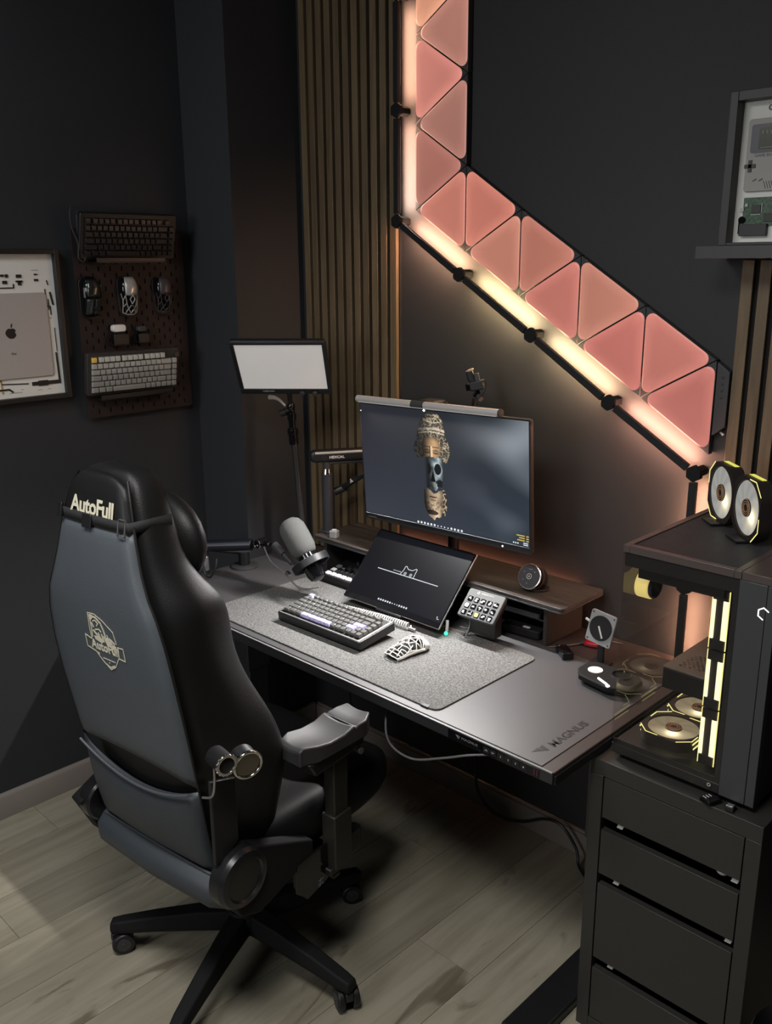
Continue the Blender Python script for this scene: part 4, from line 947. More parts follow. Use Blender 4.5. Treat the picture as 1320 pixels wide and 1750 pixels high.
bu(MB().box2((-2.12, RY1-0.0002, -0.895), (-1.30, RY1+0.0035, -0.900)).box2((-2.12, RY1+0.0005, -0.8935), (-1.30, RY1+0.003, -0.895)), 'rear_led_strip', emis('rust_led', (1.0, 0.36, 0.20), 18.0), t)
# small grey cube on the riser
o = MB().prism(rrect(0.026, 0.026, 0.003), 0.024, Matrix()).build('body', mat('cube_grey', (0.20, 0.20, 0.20), 0.35), None, bevel=0.002)
t = thing('small_cube', 'small grey cube gadget on the left end of the riser', 'gadget', (-2.098, 1.900, RT+0.0003), R(20)); o.parent = t
MB().cyl((0, 0, 0.024), (0, 0, 0.027), 0.0085).build('top_button', M['lgrey'], t, bevel=0.0008)
# phone or wallet in the right bay
t = thing('external_drive', 'flat dark grey box lying in the right bay of the riser', 'box', (-1.37, 1.955, -0.9398), R(4))
MB().prism(rrect(0.135, 0.085, 0.008), 0.016, Matrix()).build('body', M['dgrey'], t, bevel=0.002)
t = thing('pen_case', 'black case with a small light-grey clip under the riser shelf', 'case', (-1.36, 1.93, DT+0.0002), R(6))
MB().prism(rrect(0.120, 0.040, 0.008), 0.024, Matrix()).build('body', M['matte'], t, bevel=0.003)
MB().prism(rrect(0.022, 0.010, 0.003), 0.003, Matrix.Translation((0.015, -0.008, 0.0235))).build('clip', M['lgrey'], t, bevel=0.001)

# ================================================================ LIGHT POST OF THE RISER
t = thing('desk_light_arm', 'black post with a thick horizontal arm lettered in white, left of the monitor', 'desk light', (-2.165, 1.935, RT+0.0003))
bu(MB().cyl((-2.165, 1.935, RT+0.0003), (-2.165, 1.935, -0.672), 0.0185, n=28).box((-2.165, 1.935, RT+0.003), (0.05, 0.05, 0.005)), 'post', mat('dark_post', (0.03, 0.031, 0.036), 0.3), t, bevel=0.001)
bu(MB().cyl((-2.165, 1.935, -0.672), (-2.165, 1.935, -0.655), 0.0185, 0.015, n=28), 'collar', M['chrome'], t)
bu(MB().cyl((-2.165, 1.935, -0.656), (-2.165, 1.935, -0.632), 0.0135, n=24), 'neck', M['dgrey'], t)
d = Vector((0.080, 0.125, 0)).normalized(); a_ = Vector((-2.165, 1.935, -0.612)) - d*0.052
u = d; cr = frame(tuple(a_+Vector((0, 0, 0))), (d.y, -d.x, 0), (0, 0, 1))
Lb = 0.205
prof = [(x_, y_) for x_, y_ in rrect(0.036, 0.042, 0.014, 5)]
# the arm: rounded section swept along d
q = frame(tuple(a_), (-d.y, d.x, 0), (0, 0, 1))
sgn = 1 if (Vector((q[0][2], q[1][2], q[2][2])).dot(d) > 0) else -1
rings = []
for s_, k in ((0, 0.72), (0.005, 0.90), (0.014, 1.0), (Lb, 1.0)):
    rings.append([q @ Vector((x_*k, y_*k, sgn*s_)) for x_, y_ in prof])
bu(MB().loft(rings), 'arm_housing', M['black'], t)
side = Vector((d.y, -d.x, 0))     # towards the viewer
bu(MB().tube([a_+side*0.0165+Vector((0, 0, 0.012))+d*0.012, a_+side*0.0165+Vector((0, 0, 0.012))+d*(Lb-0.01)], 0.0042, 8), 'silver_trim', M['lgrey'], t)
bu(MB().tube([a_+Vector((0, 0, -0.023))+d*0.04, a_+Vector((0, 0, -0.023))+d*Lb], 0.008, 8), 'lower_rail', M['dgrey'], t)
pp = a_+side*0.0183+Vector((0, 0, -0.003))
o = text('arm_lettering', 'HEXCAL', 0.0115, frame(tuple(pp+d*0.083), d, (0, 0, 1)), M['white'], t, xs=1.15, bold=0.0003); o.location = -(t.location-Vector((0, 0, H)))
bu(MB().ring(frame(tuple(pp+d*0.042), d, (0, 0, 1)), 0.007, 0.0058, 0.0006), 'arm_dial', M['dgrey'], t)

# second thin arm holding the camera behind the monitor
t = thing('camera_arm', 'thin black jointed arm rising behind the monitor to the small camera', 'camera arm', (-2.16, 1.99, -0.73))
bu(MB().tube([(-2.148, 1.985, -0.728), (-2.10, 1.985, -0.698), (-2.03, 1.99, -0.655)], 0.010, 10), 'lower_rod', M['black'], t)
bu(MB().tube([(-2.055, 1.975, -0.668), (-1.98, 1.985, -0.625)], 0.004, 8), 'spring_rod', M['dgrey'], t)
bu(MB().tube([(-2.03, 1.99, -0.655), (-1.80, 1.995, -0.50), (-1.60, 1.985, -0.42), (-1.585, 1.98, -0.372)], 0.009, 10), 'upper_rod', M['black'], t)
bu(MB().prism([(0.010*(1 if k % 2 == 0 else 0.35)*math.cos(R(60*k)), 0.010*(1 if k % 2 == 0 else 0.35)*math.sin(R(60*k))) for k in range(6)], 0.004, XZ(-2.088, 1.973, -0.692)), 'star_knob', M['lgrey'], t, bevel=0.001)
bu(MB().cyl((-2.165, 1.965, -0.740), (-2.135, 1.995, -0.722), 0.013), 'pivot', M['black'], t)
t = thing('small_camera', 'tiny action camera on a ball joint above the monitor light', 'camera', (-1.585, 1.98, -0.37))
bu(MB().tube([(-1.587, 1.98, -0.366), (-1.576, 1.98, -0.352)], 0.008, 12), 'ball_joint', M['gloss'], t)
bu(MB().cyl((-1.572, 1.975, -0.365), (-1.556, 1.968, -0.372), 0.0072), 'tightening_knob', M['dgrey'], t, bevel=0.0008)
rz = Matrix.Rotation(R(28), 3, 'Z') @ Matrix.Rotation(R(-12), 3, 'Y')
bu(MB().box((-1.578, 1.978, -0.335), (0.040, 0.030, 0.026), rz), 'body', M['black'], t, bevel=0.003)
bu(MB().box((-1.594, 1.966, -0.340), (0.024, 0.012, 0.020), rz), 'battery_grip', M['gloss'], t, bevel=0.002)
bu(MB().tube([(-1.590, 1.976, -0.322), (-1.594, 1.972, -0.318), (-1.598, 1.968, -0.296)], 0.0125, 20), 'lens_barrel', mat('blue_grey_lens', (0.06, 0.07, 0.075), 0.2, 0.6), t, bevel=0.0008)
bu(MB().cyl((-1.598, 1.968, -0.296), (-1.599, 1.967, -0.293), 0.0125, 0.011, n=20), 'lens_cap', mat('tan_cap', (0.22, 0.17, 0.13), 0.6), t)
bu(MB().box((-1.577, 1.975, -0.312), (0.012, 0.012, 0.022), rz), 'cold_shoe', M['dgrey'], t, bevel=0.001)
bu(MB().tube([(-1.562, 1.975, -0.322), (-1.548, 1.975, -0.322), (-1.545, 1.975, -0.338), (-1.553, 1.975, -0.355), (-1.562, 1.975, -0.372)], 0.0015, 6, smooth=4), 'wire', M['black'], t)

# ================================================================ PORTABLE MONITOR
t = thing('portable_monitor', 'thin tilted screen showing a white cat outline, leaning against the riser', 'portable monitor', (-1.693, 1.817, -0.882), pose(R(-0.07), R(-43.0), 0))
pw_, ph_ = 0.380, 0.240
MB().prism(rrect(pw_, ph_, 0.004), 0.006, XZ(0, 0.0072, 0)).build('back_shell', M['alu'], t, bevel=0.0012)
MB().prism(rrect(pw_-0.002, ph_-0.002, 0.003), 0.0012, XZ(0, 0.0011, 0)).build('glass_front', M['gloss'], t)
def dark_pic(u, v):
    return lin([16+5*u+2*v, 17+6*u, 23+8*u])
screen_grid('screen', t, pw_-0.012, ph_-0.024, 0, 0.006, -0.0003, dark_pic, 12, 8, M['screen'])
Zp = lambda x, z: XZ(x, -0.0006, z)
mb = MB().ribbon([(-0.118, -0.004), (0.118, -0.004)], 0.0024, 0.0003, Zp(0, 0))
mb.build('white_line', M['icon'], t)
mb = MB().ribbon([(-0.028, -0.003), (-0.023, 0.012), (-0.023, 0.024), (-0.019, 0.026), (-0.008, 0.018), (0.008, 0.018), (0.019, 0.026), (0.023, 0.024), (0.023, 0.012), (0.024, -0.003)], 0.0020, 0.0003, Zp(0, 0))
for ex in (-0.012, 0.010):
    mb.ribbon([(ex+0.0046*math.cos(R(30*k)), 0.003+0.0046*math.sin(R(30*k))) for k in range(12)], 0.0012, 0.0003, Zp(0, 0), closed=True)
    mb.prism([(ex+0.0018*math.cos(R(60*k)), 0.003+0.0018*math.sin(R(60*k))) for k in range(6)], 0.0003, Zp(0, 0))
mb.build('animal_outline', M['icon'], t)
mb = MB()
for k in range(7): mb.prism(rrect(0.0028, 0.0018+0.0006*(k > 4), 0.0005, 1), 0.0003, Zp(-0.058+0.0045*k, 0.004))
for k in range(13): mb.prism(rrect(0.0055 if k not in (6, 7, 8) else 0.0035, 0.0055 if k not in (6, 7, 8) else 0.0035, 0.001, 2), 0.0003, Zp(-0.056+0.0092*k, -0.094))
mb.prism(rrect(0.008, 0.002, 0.0005, 1), 0.0003, Zp(0.172, -0.094)).prism(rrect(0.003, 0.004, 0.0005, 1), 0.0003, Zp(0.168, -0.089))
mb.build('taskbar_icons', M['icon'], t)['kind'] = 'stuff'
MB().box2((-0.05, 0.0, -ph_/2-0.006), (0.05, 0.012, -ph_/2+0.001)).build('foot_bar', M['black'], t, bevel=0.002)
# cables at its right corner
t = thing('power_cable', 'dark cable with grey plugs at the right corner of the portable monitor', 'cable', (-1.49, 1.80, DT))
bu(MB().tube([(-1.505, 1.775, -0.955), (-1.502, 1.772, -0.966), (-1.500, 1.768, -0.984)], 0.0045, 10), 'upright_plug', M['lgrey'], t, bevel=0.0005)
bu(MB().ell((-1.4995, 1.764, -0.9895), (0.0055, 0.0055, 0.0055), 12), 'glowing_tip', M['green'], t)
bu(MB().box((-1.478, 1.812, -0.930), (0.020, 0.010, 0.007), Matrix.Rotation(R(20), 3, 'Z')), 'side_plug', M['lgrey'], t, bevel=0.001)
bu(MB().tube([(-1.468, 1.815, -0.931), (-1.458, 1.812, -0.938), (-1.450, 1.805, -0.965), (-1.452, 1.79, -0.993), (-1.47, 1.81, -0.9965)], 0.0022, 8, smooth=6), 'cord', M['mgrey'], t)
bu(MB().tube([(-1.478, 1.80, -0.975), (-1.45, 1.808, -0.980), (-1.462, 1.795, -0.994), (-1.475, 1.83, -0.997)], 0.0018, 8, smooth=6), 'second_cord', M['black'], t)

# ================================================================ MACRO KEYPAD
t = thing('macro_keypad', 'small grey keypad with fifteen lit picture keys under the riser edge', 'keypad', (-1.412, 1.806, -0.897), pose(R(2.6), R(-45.8), 0))
MB().prism(rrect(0.119, 0.086, 0.006), 0.012, XZ(0, 0.012, 0)).build('face_plate', mat('slate_face', (0.062, 0.064, 0.064), 0.5), t, bevel=0.002)
MB().prism(rrect(0.112, 0.078, 0.006), 0.014, XZ(0, 0.0262, 0)).build('rear_body', M['black'], t, bevel=0.003)
MB().box((0, 0.052, -0.026), (0.090, 0.030, 0.062), Matrix.Rotation(R(45.8), 3, 'X')).build('stand', M['black'], t, bevel=0.001)
rr = random.Random(3)
kc = None
for j in range(3):
    for i in range(5):
        x_, z_ = -0.042+0.021*i, 0.012-0.021*j
        k_ = MB().prism(rrect(0.0155, 0.0155, 0.003, 3), 0.0022, XZ(x_, 0.0004, z_)).build('key', M['gloss'], t, bevel=0.0006, segs=1)
        col = {(2, 2): (0.55, 0.60, 0.12), (1, 0): (0.75, 0.74, 0.7), (0, 2): (0.70, 0.55, 0.58)}.get((j, i), tuple(0.25+0.2*rr.random() for _ in range(1))*3)
        g = MB()
        if (j, i) in ((2, 2), (1, 0)): g.prism(rrect(0.0115, 0.0115, 0.002, 2), 0.0003, XZ(x_, -0.0020, z_))
        else:
            for _ in range(4):
                g.prism(rrect(0.0025+0.004*rr.random(), 0.0022+0.003*rr.random(), 0.0006, 1), 0.0003, XZ(x_-0.004+0.008*rr.random(), -0.0020, z_-0.004+0.008*rr.random()))
        mm = bpy.data.materials.new('key_glyph'); mm.use_nodes = True
        b_ = mm.node_tree.nodes['Principled BSDF']; b_.inputs['Base Color'].default_value = (*col, 1); b_.inputs['Emission Color'].default_value = (*col, 1); b_.inputs['Emission Strength'].default_value = 0.35
        g.build('key_picture', mm, k_)
text('keypad_lettering', 'STREAM DECK', 0.0062, XZ(0.004, -0.0002, 0.0335), M['lgrey'], t)
MB().ring(XZ(-0.026, -0.0002, 0.0335), 0.0038, 0.0024, 0.0003, 16).build('round_mark', M['lgrey'], t)

# ================================================================ ROUND REMOTE ON THE RISER
t = thing('round_dial', 'round touch dial with a silver rim standing tilted on the riser', 'dial', (-1.335, 1.96, RT+0.0004))
nrm = Vector((0.05, -0.90, 0.38)).normalized(); rt_ = Vector((0, 0, 1)).cross(nrm).normalized()*1.0
cc = Vector((-1.342, 1.925, RT+0.043))
fm = frame(tuple(cc), rt_, nrm.cross(rt_))
if Vector((fm[0][2], fm[1][2], fm[2][2])).dot(nrm) < 0: fm = frame(tuple(cc), -rt_, nrm.cross(rt_))
bu(MB().lathe([(0.033, -0.004), (0.035, -0.002), (0.0355, 0.001), (0.034, 0.0018)], fm, 40), 'rim', mat('pale_copper', (0.62, 0.52, 0.47), 0.25, 0.9), t)
bu(MB().lathe([(0.0325, 0.0018), (0.0325, 0.0026)], fm, 40), 'touch_face', mat('dial_face', (0.045, 0.045, 0.050), 0.3), t)
bu(MB().lathe([(0.024, -0.018), (0.031, -0.012), (0.0325, -0.004)], fm, 32), 'copper_body', mat('dark_copper', (0.10, 0.06, 0.045), 0.35, 0.6), t)
bu(MB().lathe([(0.024, -0.052), (0.032, -0.045), (0.034, -0.030), (0.033, -0.018)], fm, 32), 'cradle', M['black'], t)
bu(MB().ring(fm @ Matrix.Translation((0, 0, -0.0195)), 0.0350, 0.0335, 0.0022), 'cradle_ring', mat('copper_ring', (0.35, 0.25, 0.2), 0.3, 0.9), t)
bu(MB().ring(fm @ Matrix.Translation((0, 0, 0.0026)), 0.0078, 0.0062, 0.0004).ring(fm @ Matrix.Translation((0, 0, 0.0026)), 0.0022, 0.0004, 0.0004, 12), 'centre_mark', M['lgrey'], t)
mb = MB()
for a2 in (45, 150, 215, 262): mb.lathe([(0.0018, 0), (0.0018, 0.0004)], fm @ Matrix.Translation((0.020*math.cos(R(a2)), 0.020*math.sin(R(a2)), 0.0026)), 10)
mb.box2((-0.0055, 0.018, 0.0026), (0.0055, 0.0205, 0.003)) if False else mb.prism([(-0.0055, 0.0185), (0.0055, 0.0185), (0.0055, 0.0208), (-0.0055, 0.0208)], 0.0004, fm @ Matrix.Translation((0, 0, 0.0026)))
bu(mb, 'face_marks', M['mgrey'], t)['kind'] = 'stuff'
bu(MB().lathe([(0.030, 0.0), (0.030, 0.006)], Matrix.Translation((-1.335, 1.958, RT+0.0004)), 32), 'base', M['black'], t, bevel=0.001)

# ================================================================ CHARGING DOCK, SQUARE DIAL
t = thing('charging_dock', 'black wireless charging dock with a white round pad, right end of the desk', 'charger', (-1.04, 1.81, DT+0.0002))
bu(MB().prism([(-1.10, 1.80), (-1.078, 1.768), (-0.995, 1.752), (-0.945, 1.775), (-0.945, 1.84), (-0.975, 1.868), (-1.085, 1.862), (-1.10, 1.845)], 0.014, Matrix.Translation((0, 0, DT+0.012))), 'upper_body', M['matte'], t, bevel=0.003)
bu(MB().prism([(-1.085, 1.80), (-1.065, 1.778), (-1.00, 1.765), (-0.955, 1.785), (-0.955, 1.835), (-0.98, 1.855), (-1.075, 1.852)], 0.013, Matrix.Translation((0, 0, DT+0.0002))), 'foot', M['gloss'], t, bevel=0.002)
bu(MB().cyl((-1.060, 1.815, DT+0.0258), (-1.060, 1.815, DT+0.028), 0.0185, n=32), 'white_pad', M['white'], t, bevel=0.0006)
bu(MB().ring(Matrix.Translation((-0.998, 1.832, DT+0.0258)), 0.025, 0.022, 0.004), 'watch_ring', M['chrome'], t)
bu(MB().cyl((-0.998, 1.832, DT+0.0258), (-0.998, 1.832, DT+0.0275), 0.021, n=32), 'dark_pad', M['gloss'], t)
bu(MB().tube([(-1.030, 1.779, DT+0.0275), (-0.998, 1.764, DT+0.0275)], 0.0028, 10), 'status_light', M['whitled'], t)
bu(MB().ell((-0.993, 1.760, DT+0.024), (0.006, 0.006, 0.006), 12), 'status_light_end', M['whitled'], t)
t = thing('dial_plate', 'square grey plate with black disc and silver pointer on a thin post', 'dial', (-1.10, 1.90, DT+0.0003), None)
bu(MB().box2((-1.108, 1.902, DT+0.0003), (-1.092, 1.910, -0.93)).box((-1.10, 1.905, DT+0.003), (0.05, 0.04, 0.005)), 'post', M['black'], t, bevel=0.001)
dp = thing('dp', 'x', 'x', (0, 0, 0)); dp.rotation_euler = pose(R(-3), R(-12), R(5)); rotd = dp.rotation_euler.to_matrix().to_4x4(); bpy.data.objects.remove(dp)
pc = Vector((-1.0995, 1.896, -0.900))
def dpm(x, y, z): return Matrix.Translation(pc) @ rotd @ XZ(x, y, z)
bu(MB().prism(rrect(0.075, 0.084, 0.006), 0.006, dpm(0, 0.006, 0)), 'square_plate', mat('plate_grey', (0.20, 0.20, 0.20), 0.45), t, bevel=0.0012)
bu(MB().lathe([(0.032, 0), (0.032, 0.003)], dpm(0, 0, 0.001), 36), 'black_disc', M['matte'], t, bevel=0.0006)
bu(MB().ribbon([(-0.004, 0.004), (0.012, -0.021)], 0.0048, 0.0015, dpm(0, -0.003, 0)), 'pointer', M['lgrey'], t, bevel=0.0005)
mb = MB()
for sx in (-1, 1):
    for sz in (-1, 1): mb.lathe([(0.0022, 0), (0.0022, 0.0006)], dpm(sx*0.031, 0, sz*0.035), 10)
bu(mb, 'corner_screws', M['black'], t)['kind'] = 'stuff'
bu(MB().cyl(tuple(Matrix.Translation(pc) @ rotd @ Vector((-0.037, 0.003, 0.006))), tuple(Matrix.Translation(pc) @ rotd @ Vector((-0.050, 0.003, 0.009))), 0.0035), 'side_button', M['lgrey'], t, bevel=0.0008)
# card reader and red plug
t = thing('card_reader', 'small glossy black card reader at the back edge of the desk', 'card reader', (-1.195, 1.885, DT+0.0002), R(-38))
MB().box((0, 0, 0.009), (0.060, 0.030, 0.018)).build('body', M['gloss'], t, bevel=0.002)
MB().box((-0.028, -0.010, 0.0185), (0.010, 0.012, 0.002)).build('metal_tip', M['chrome'], t, bevel=0.0005)
t = thing('red_usb_stick', 'glossy red stick lying behind the card reader', 'usb stick', (-1.175, 1.985, DT+0.0002), R(15))
MB().box((0, 0, 0.006), (0.040, 0.018, 0.012)).build('body', mat('glossy_red', (0.30, 0.008, 0.02), 0.15), t, bevel=0.003)
MB().box((-0.026, 0, 0.006), (0.012, 0.012, 0.005)).build('plug', M['dgrey'], t, bevel=0.0006)
t = thing('rear_cord', 'thin dark cord running along the desk between riser and dock', 'cable', (-1.13, 2.0, DT))
bu(MB().tube([(-1.255, 1.895, DT+0.002), (-1.22, 1.94, DT+0.003), (-1.17, 2.03, DT+0.003), (-1.12, 2.05, DT+0.003)], 0.0018, 8, smooth=5), 'cord', mat('cord_grey', (0.09, 0.08, 0.08), 0.5), t)

# ================================================================ MICROPHONE, BOOM, MIXER, PANEL LIGHT
t = thing('microphone', 'grey foam-covered microphone in a round shock mount, left end of the desk', 'microphone', (-2.0, 1.70, -0.90))
ax0, ax1 = Vector((-2.075, 1.695, -0.775)), Vector((-1.975, 1.705, -0.905)); dm = (ax1-ax0).normalized()
q = frame(tuple(ax0), dm.orthogonal(), dm.cross(dm.orthogonal()))
if Vector((q[0][2], q[1][2], q[2][2])).dot(dm) < 0: q = frame(tuple(ax0), dm.orthogonal(), -dm.cross(dm.orthogonal()))
Lm = 0.115
bu(MB().lathe([(0.004, -0.014), (0.020, -0.012), (0.033, -0.002), (0.041, 0.016), (0.042, 0.05), (0.041, 0.085), (0.036, 0.104), (0.028, 0.112)], q, 28), 'foam_windshield', M['foam'], t, angle=60)
bu(MB().lathe([(0.030, 0.108), (0.031, 0.125), (0.030, 0.175), (0.024, 0.190), (0.012, 0.196)], q, 28), 'body', M['gloss'], t, angle=40)
# shock mount ring
rc = ax0 + dm*0.140
fm = q @ Matrix.Translation((0, 0, 0.128))
bu(MB().ring(fm, 0.060, 0.0565, 0.022, 40), 'shock_mount_ring', M['black'], t, bevel=0.001)
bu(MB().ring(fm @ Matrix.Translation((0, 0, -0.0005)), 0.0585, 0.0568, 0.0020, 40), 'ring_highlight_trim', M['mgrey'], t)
mb = MB()
for k in range(8):
    a_ = R(45*k); b_ = R(45*k+30)
    p0 = fm @ Vector((0.057*math.cos(a_), 0.057*math.sin(a_), 0.004)); p1 = fm @ Vector((0.031*math.cos(b_), 0.031*math.sin(b_), 0.014))
    mb.cyl(p0, p1, 0.0018, n=8)
bu(mb, 'elastic_bands', M['matte'], t)['kind'] = 'stuff'
led = ax0 + dm*0.122 + (Vector((0.6, -0.75, 0.25)).normalized())*0.0315
bu(MB().ell(tuple(led), (0.0028, 0.0028, 0.0028), 10), 'status_led', M['green'], t)
bu(MB().cyl((-2.160, 1.700, -0.862), (-2.115, 1.700, -0.885), 0.013).cyl((-2.115, 1.700, -0.885), (-2.075, 1.700, -0.905), 0.008), 'swivel', M['dgrey'], t, bevel=0.001)
bu(MB().tube([(-2.20, 1.69, -0.875), (-2.17, 1.69, -0.915), (-2.10, 1.685, -0.935), (-2.03, 1.68, -0.965), (-1.985, 1.685, -0.962), (-1.95, 1.70, -0.95)], 0.0025, 8, smooth=6), 'microphone_cable', M['mgrey'], t)
bu(MB().cyl((-2.085, 1.685, -0.932), (-2.070, 1.685, -0.94), 0.008), 'cable_plug', M['chrome'], t, bevel=0.001)

t = thing('microphone_boom', 'low black boom arm holding the microphone, at the left rear of the desk', 'microphone arm', (-2.395, 1.745, DT+0.0003))
bu(MB().lathe([(0.045, 0), (0.045, 0.006), (0.038, 0.010)], Matrix.Translation((-2.385, 1.745, DT+0.0003)), 32), 'base_disc', M['dgrey'], t)
bu(MB().cyl((-2.385, 1.745, DT+0.01), (-2.385, 1.745, -0.945), 0.019), 'base_post', M['black'], t)
bu(MB().loft([[(-2.40, 1.725, -0.955), (-2.37, 1.765, -0.955), (-2.37, 1.765, -0.93), (-2.40, 1.725, -0.93)], [(-2.44, 1.60, -0.915), (-2.415, 1.60, -0.915), (-2.415, 1.60, -0.885), (-2.44, 1.60, -0.885)]]), 'lower_arm', M['dgrey'], t, bevel=0.004)
bu(MB().cyl((-2.425, 1.60, -0.95), (-2.425, 1.60, -0.875), 0.014).cyl((-2.40, 1.60, -0.978), (-2.40, 1.60, -0.93), 0.012), 'elbow', M['alu'], t, bevel=0.001)
bu(MB().tube([(-2.415, 1.592, -0.898), (-2.41, 1.600, -0.897), (-2.27, 1.695, -0.884)], 0.0195, 16), 'upper_arm', mat('navy_black', (0.006, 0.007, 0.012), 0.35), t, bevel=0.003)
bu(MB().cyl((-2.272, 1.694, -0.884), (-2.232, 1.700, -0.872), 0.013).cyl((-2.225, 1.685, -0.870), (-2.225, 1.715, -0.870), 0.016).cyl((-2.215, 1.70, -0.870), (-2.180, 1.70, -0.868), 0.010).ell((-2.188, 1.70, -0.867), (0.015, 0.013, 0.013)).cyl((-2.18, 1.70, -0.866), (-2.158, 1.70, -0.864), 0.0085), 'ball_joint', M['gloss'], t)
bu(MB().ring(frame((-2.225, 1.682, -0.870), (1, 0, 0), (0, 0, 1)), 0.017, 0.013, 0.003), 'joint_ring', M['chrome'], t)
bu(MB().tube([(-2.40, 1.592, -0.945), (-2.385, 1.585, -0.985), (-2.36, 1.59, -0.99), (-2.345, 1.60, -0.96), (-2.35, 1.61, -0.93)], 0.0035, 8, smooth=6), 'hanging_cable', M['black'], t)

t = thing('audio_mixer', 'black audio mixer with a front row of white square pads, behind the mat', 'audio mixer', (-1.955, 1.90, DT+0.0005), R(0))
MB().prism([(-0.072, 0.0), (0.045, 0.0), (0.045, 0.048), (-0.072, 0.026)], 0.262, frame((-0.131, 0, 0), (0, 1, 0), (0, 0, 1))).build('body', M['black'], t, bevel=0.003)
sl = math.atan2(0.022, 0.117)
def onm(x, y): return Matrix.Translation((x, y, 0.026+(y+0.072)*math.tan(sl)+0.0003)) @ Matrix.Rotation(sl, 4, 'X')
for k in range(8):
    MB().prism(rrect(0.0185, 0.0165, 0.003), 0.0045, onm(-0.111+0.0235*k, -0.058)).build('pad', M['pad'] if 'pad' in M else M.setdefault('pad', mat('white_pad', (0.62, 0.62, 0.60), 0.4, emit=(0.8, 0.8, 0.78), estr=0.25)), t, bevel=0.001)
for k in range(2):
    MB().prism(rrect(0.0185, 0.0165, 0.003), 0.0045, onm(-0.111, -0.034+0.024*k)).build('pad', mat('clear_grey_pad', (0.25, 0.25, 0.25), 0.3), t, bevel=0.001)
for k in range(6):
    MB().prism(rrect(0.006, 0.045, 0.001), 0.001, onm(-0.078+0.022*k, -0.010)).build('fader_slot', M['dgrey'], t)
    MB().prism(rrect(0.012, 0.010, 0.002), 0.010, onm(-0.078+0.022*k, -0.020+0.006*(k % 3))).build('fader_cap', M['dgrey'], t, bevel=0.001)
for k in range(5): MB().lathe([(0.006, 0), (0.005, 0.010)], onm(-0.065+0.03*k, 0.032), 14).build('knob', M['dgrey'], t)

# panel light
t = thing('panel_light', 'flat white studio light panel in a black frame, tilted down on a stand', 'studio light', (-2.182, 1.775, -0.317), pose(R(40.6), R(38.9), 0))
lw, lh = 0.290, 0.221
MB().prism(rrect(lw, lh, 0.004), 0.016, XZ(0, 0.018, 0)).build('rear_housing', M['black'], t, bevel=0.003)
fr_ = MB().box2((-lw/2, -0.003, -lh/2), (lw/2, 0.003, -lh/2+0.022)).box2((-lw/2, -0.003, lh/2-0.010), (lw/2, 0.003, lh/2)).box2((-lw/2, -0.003, -lh/2+0.022), (-lw/2+0.012, 0.003, lh/2-0.010)).box2((lw/2-0.012, -0.003, -lh/2+0.022), (lw/2, 0.003, lh/2-0.010))
fr_.build('frame', M['black'], t, bevel=0.0015)
MB().box2((-lw/2+0.010, -0.0005, -lh/2+0.020), (lw/2-0.010, 0.002, lh/2-0.008)).build('diffuser', M['diffuser'], t)
for x_ in (0.052, 0.092): MB().prism([((0.008 if k % 2 else 0.0065)*math.cos(R(30*k)), (0.008 if k % 2 else 0.0065)*math.sin(R(30*k))) for k in range(12)], 0.010, XZ(x_, -0.003, -lh/2+0.008)).build('knob', M['dgrey'], t, bevel=0.0006)
text('maker_lettering', 'NEEWER', 0.0080, XZ(-0.055, -0.0031, -lh/2+0.013), M['lgrey'], t, xs=1.2)
MB().box((0, 0.028, -lh/2+0.05), (0.04, 0.025, 0.06)).build('mount_block', M['black'], t, bevel=0.003)
t2 = thing('light_stand', 'thin black pole with clamps carrying the studio light panel', 'light stand', (-2.235, 1.88, DT+0.0003))
bu(MB().cyl((-2.222, 1.88, DT+0.0003), (-2.262, 1.88, -0.56), 0.0115, 0.0105), 'pole', mat('satin_pole', (0.02, 0.02, 0.021), 0.3), t2)
bu(MB().cyl((-2.262, 1.88, -0.58), (-2.268, 1.88, -0.525), 0.0155).cyl((-2.266, 1.88, -0.545), (-2.267, 1.88, -0.53), 0.018), 'lower_clamp', M['gloss'], t2, bevel=0.002)
bu(MB().cyl((-2.268, 1.88, -0.525), (-2.270, 1.88, -0.46), 0.011).cyl((-2.269, 1.88, -0.50), (-2.270, 1.88, -0.478), 0.0145).ell((-2.270, 1.878, -0.455), (0.014, 0.014, 0.016)), 'upper_clamp', M['gloss'], t2)
bu(MB().tube([(-2.270, 1.878, -0.45), (-2.262, 1.868, -0.425), (-2.250, 1.858, -0.400)], 0.008, 10), 'neck', M['black'], t2)
bu(MB().cyl((-2.295, 1.865, -0.475), (-2.262, 1.88, -0.462), 0.008).cyl((-2.302, 1.862, -0.480), (-2.285, 1.870, -0.472), 0.0115), 'side_knob', M['black'], t2, bevel=0.001)
bu(MB().tube([(-2.278, 1.862, -0.452), (-2.295, 1.855, -0.436), (-2.315, 1.85, -0.428), (-2.338, 1.845, -0.428)], lambda f: 0.0035+0.0045*f, 10, smooth=4), 'locking_lever', mat('pale_lever', (0.45, 0.44, 0.42), 0.5), t2)
bu(MB().lathe([(0.035, 0), (0.035, 0.005), (0.016, 0.012), (0.014, 0.03)], Matrix.Translation((-2.222, 1.88, DT+0.0003)), 28), 'base_clamp', M['black'], t2)

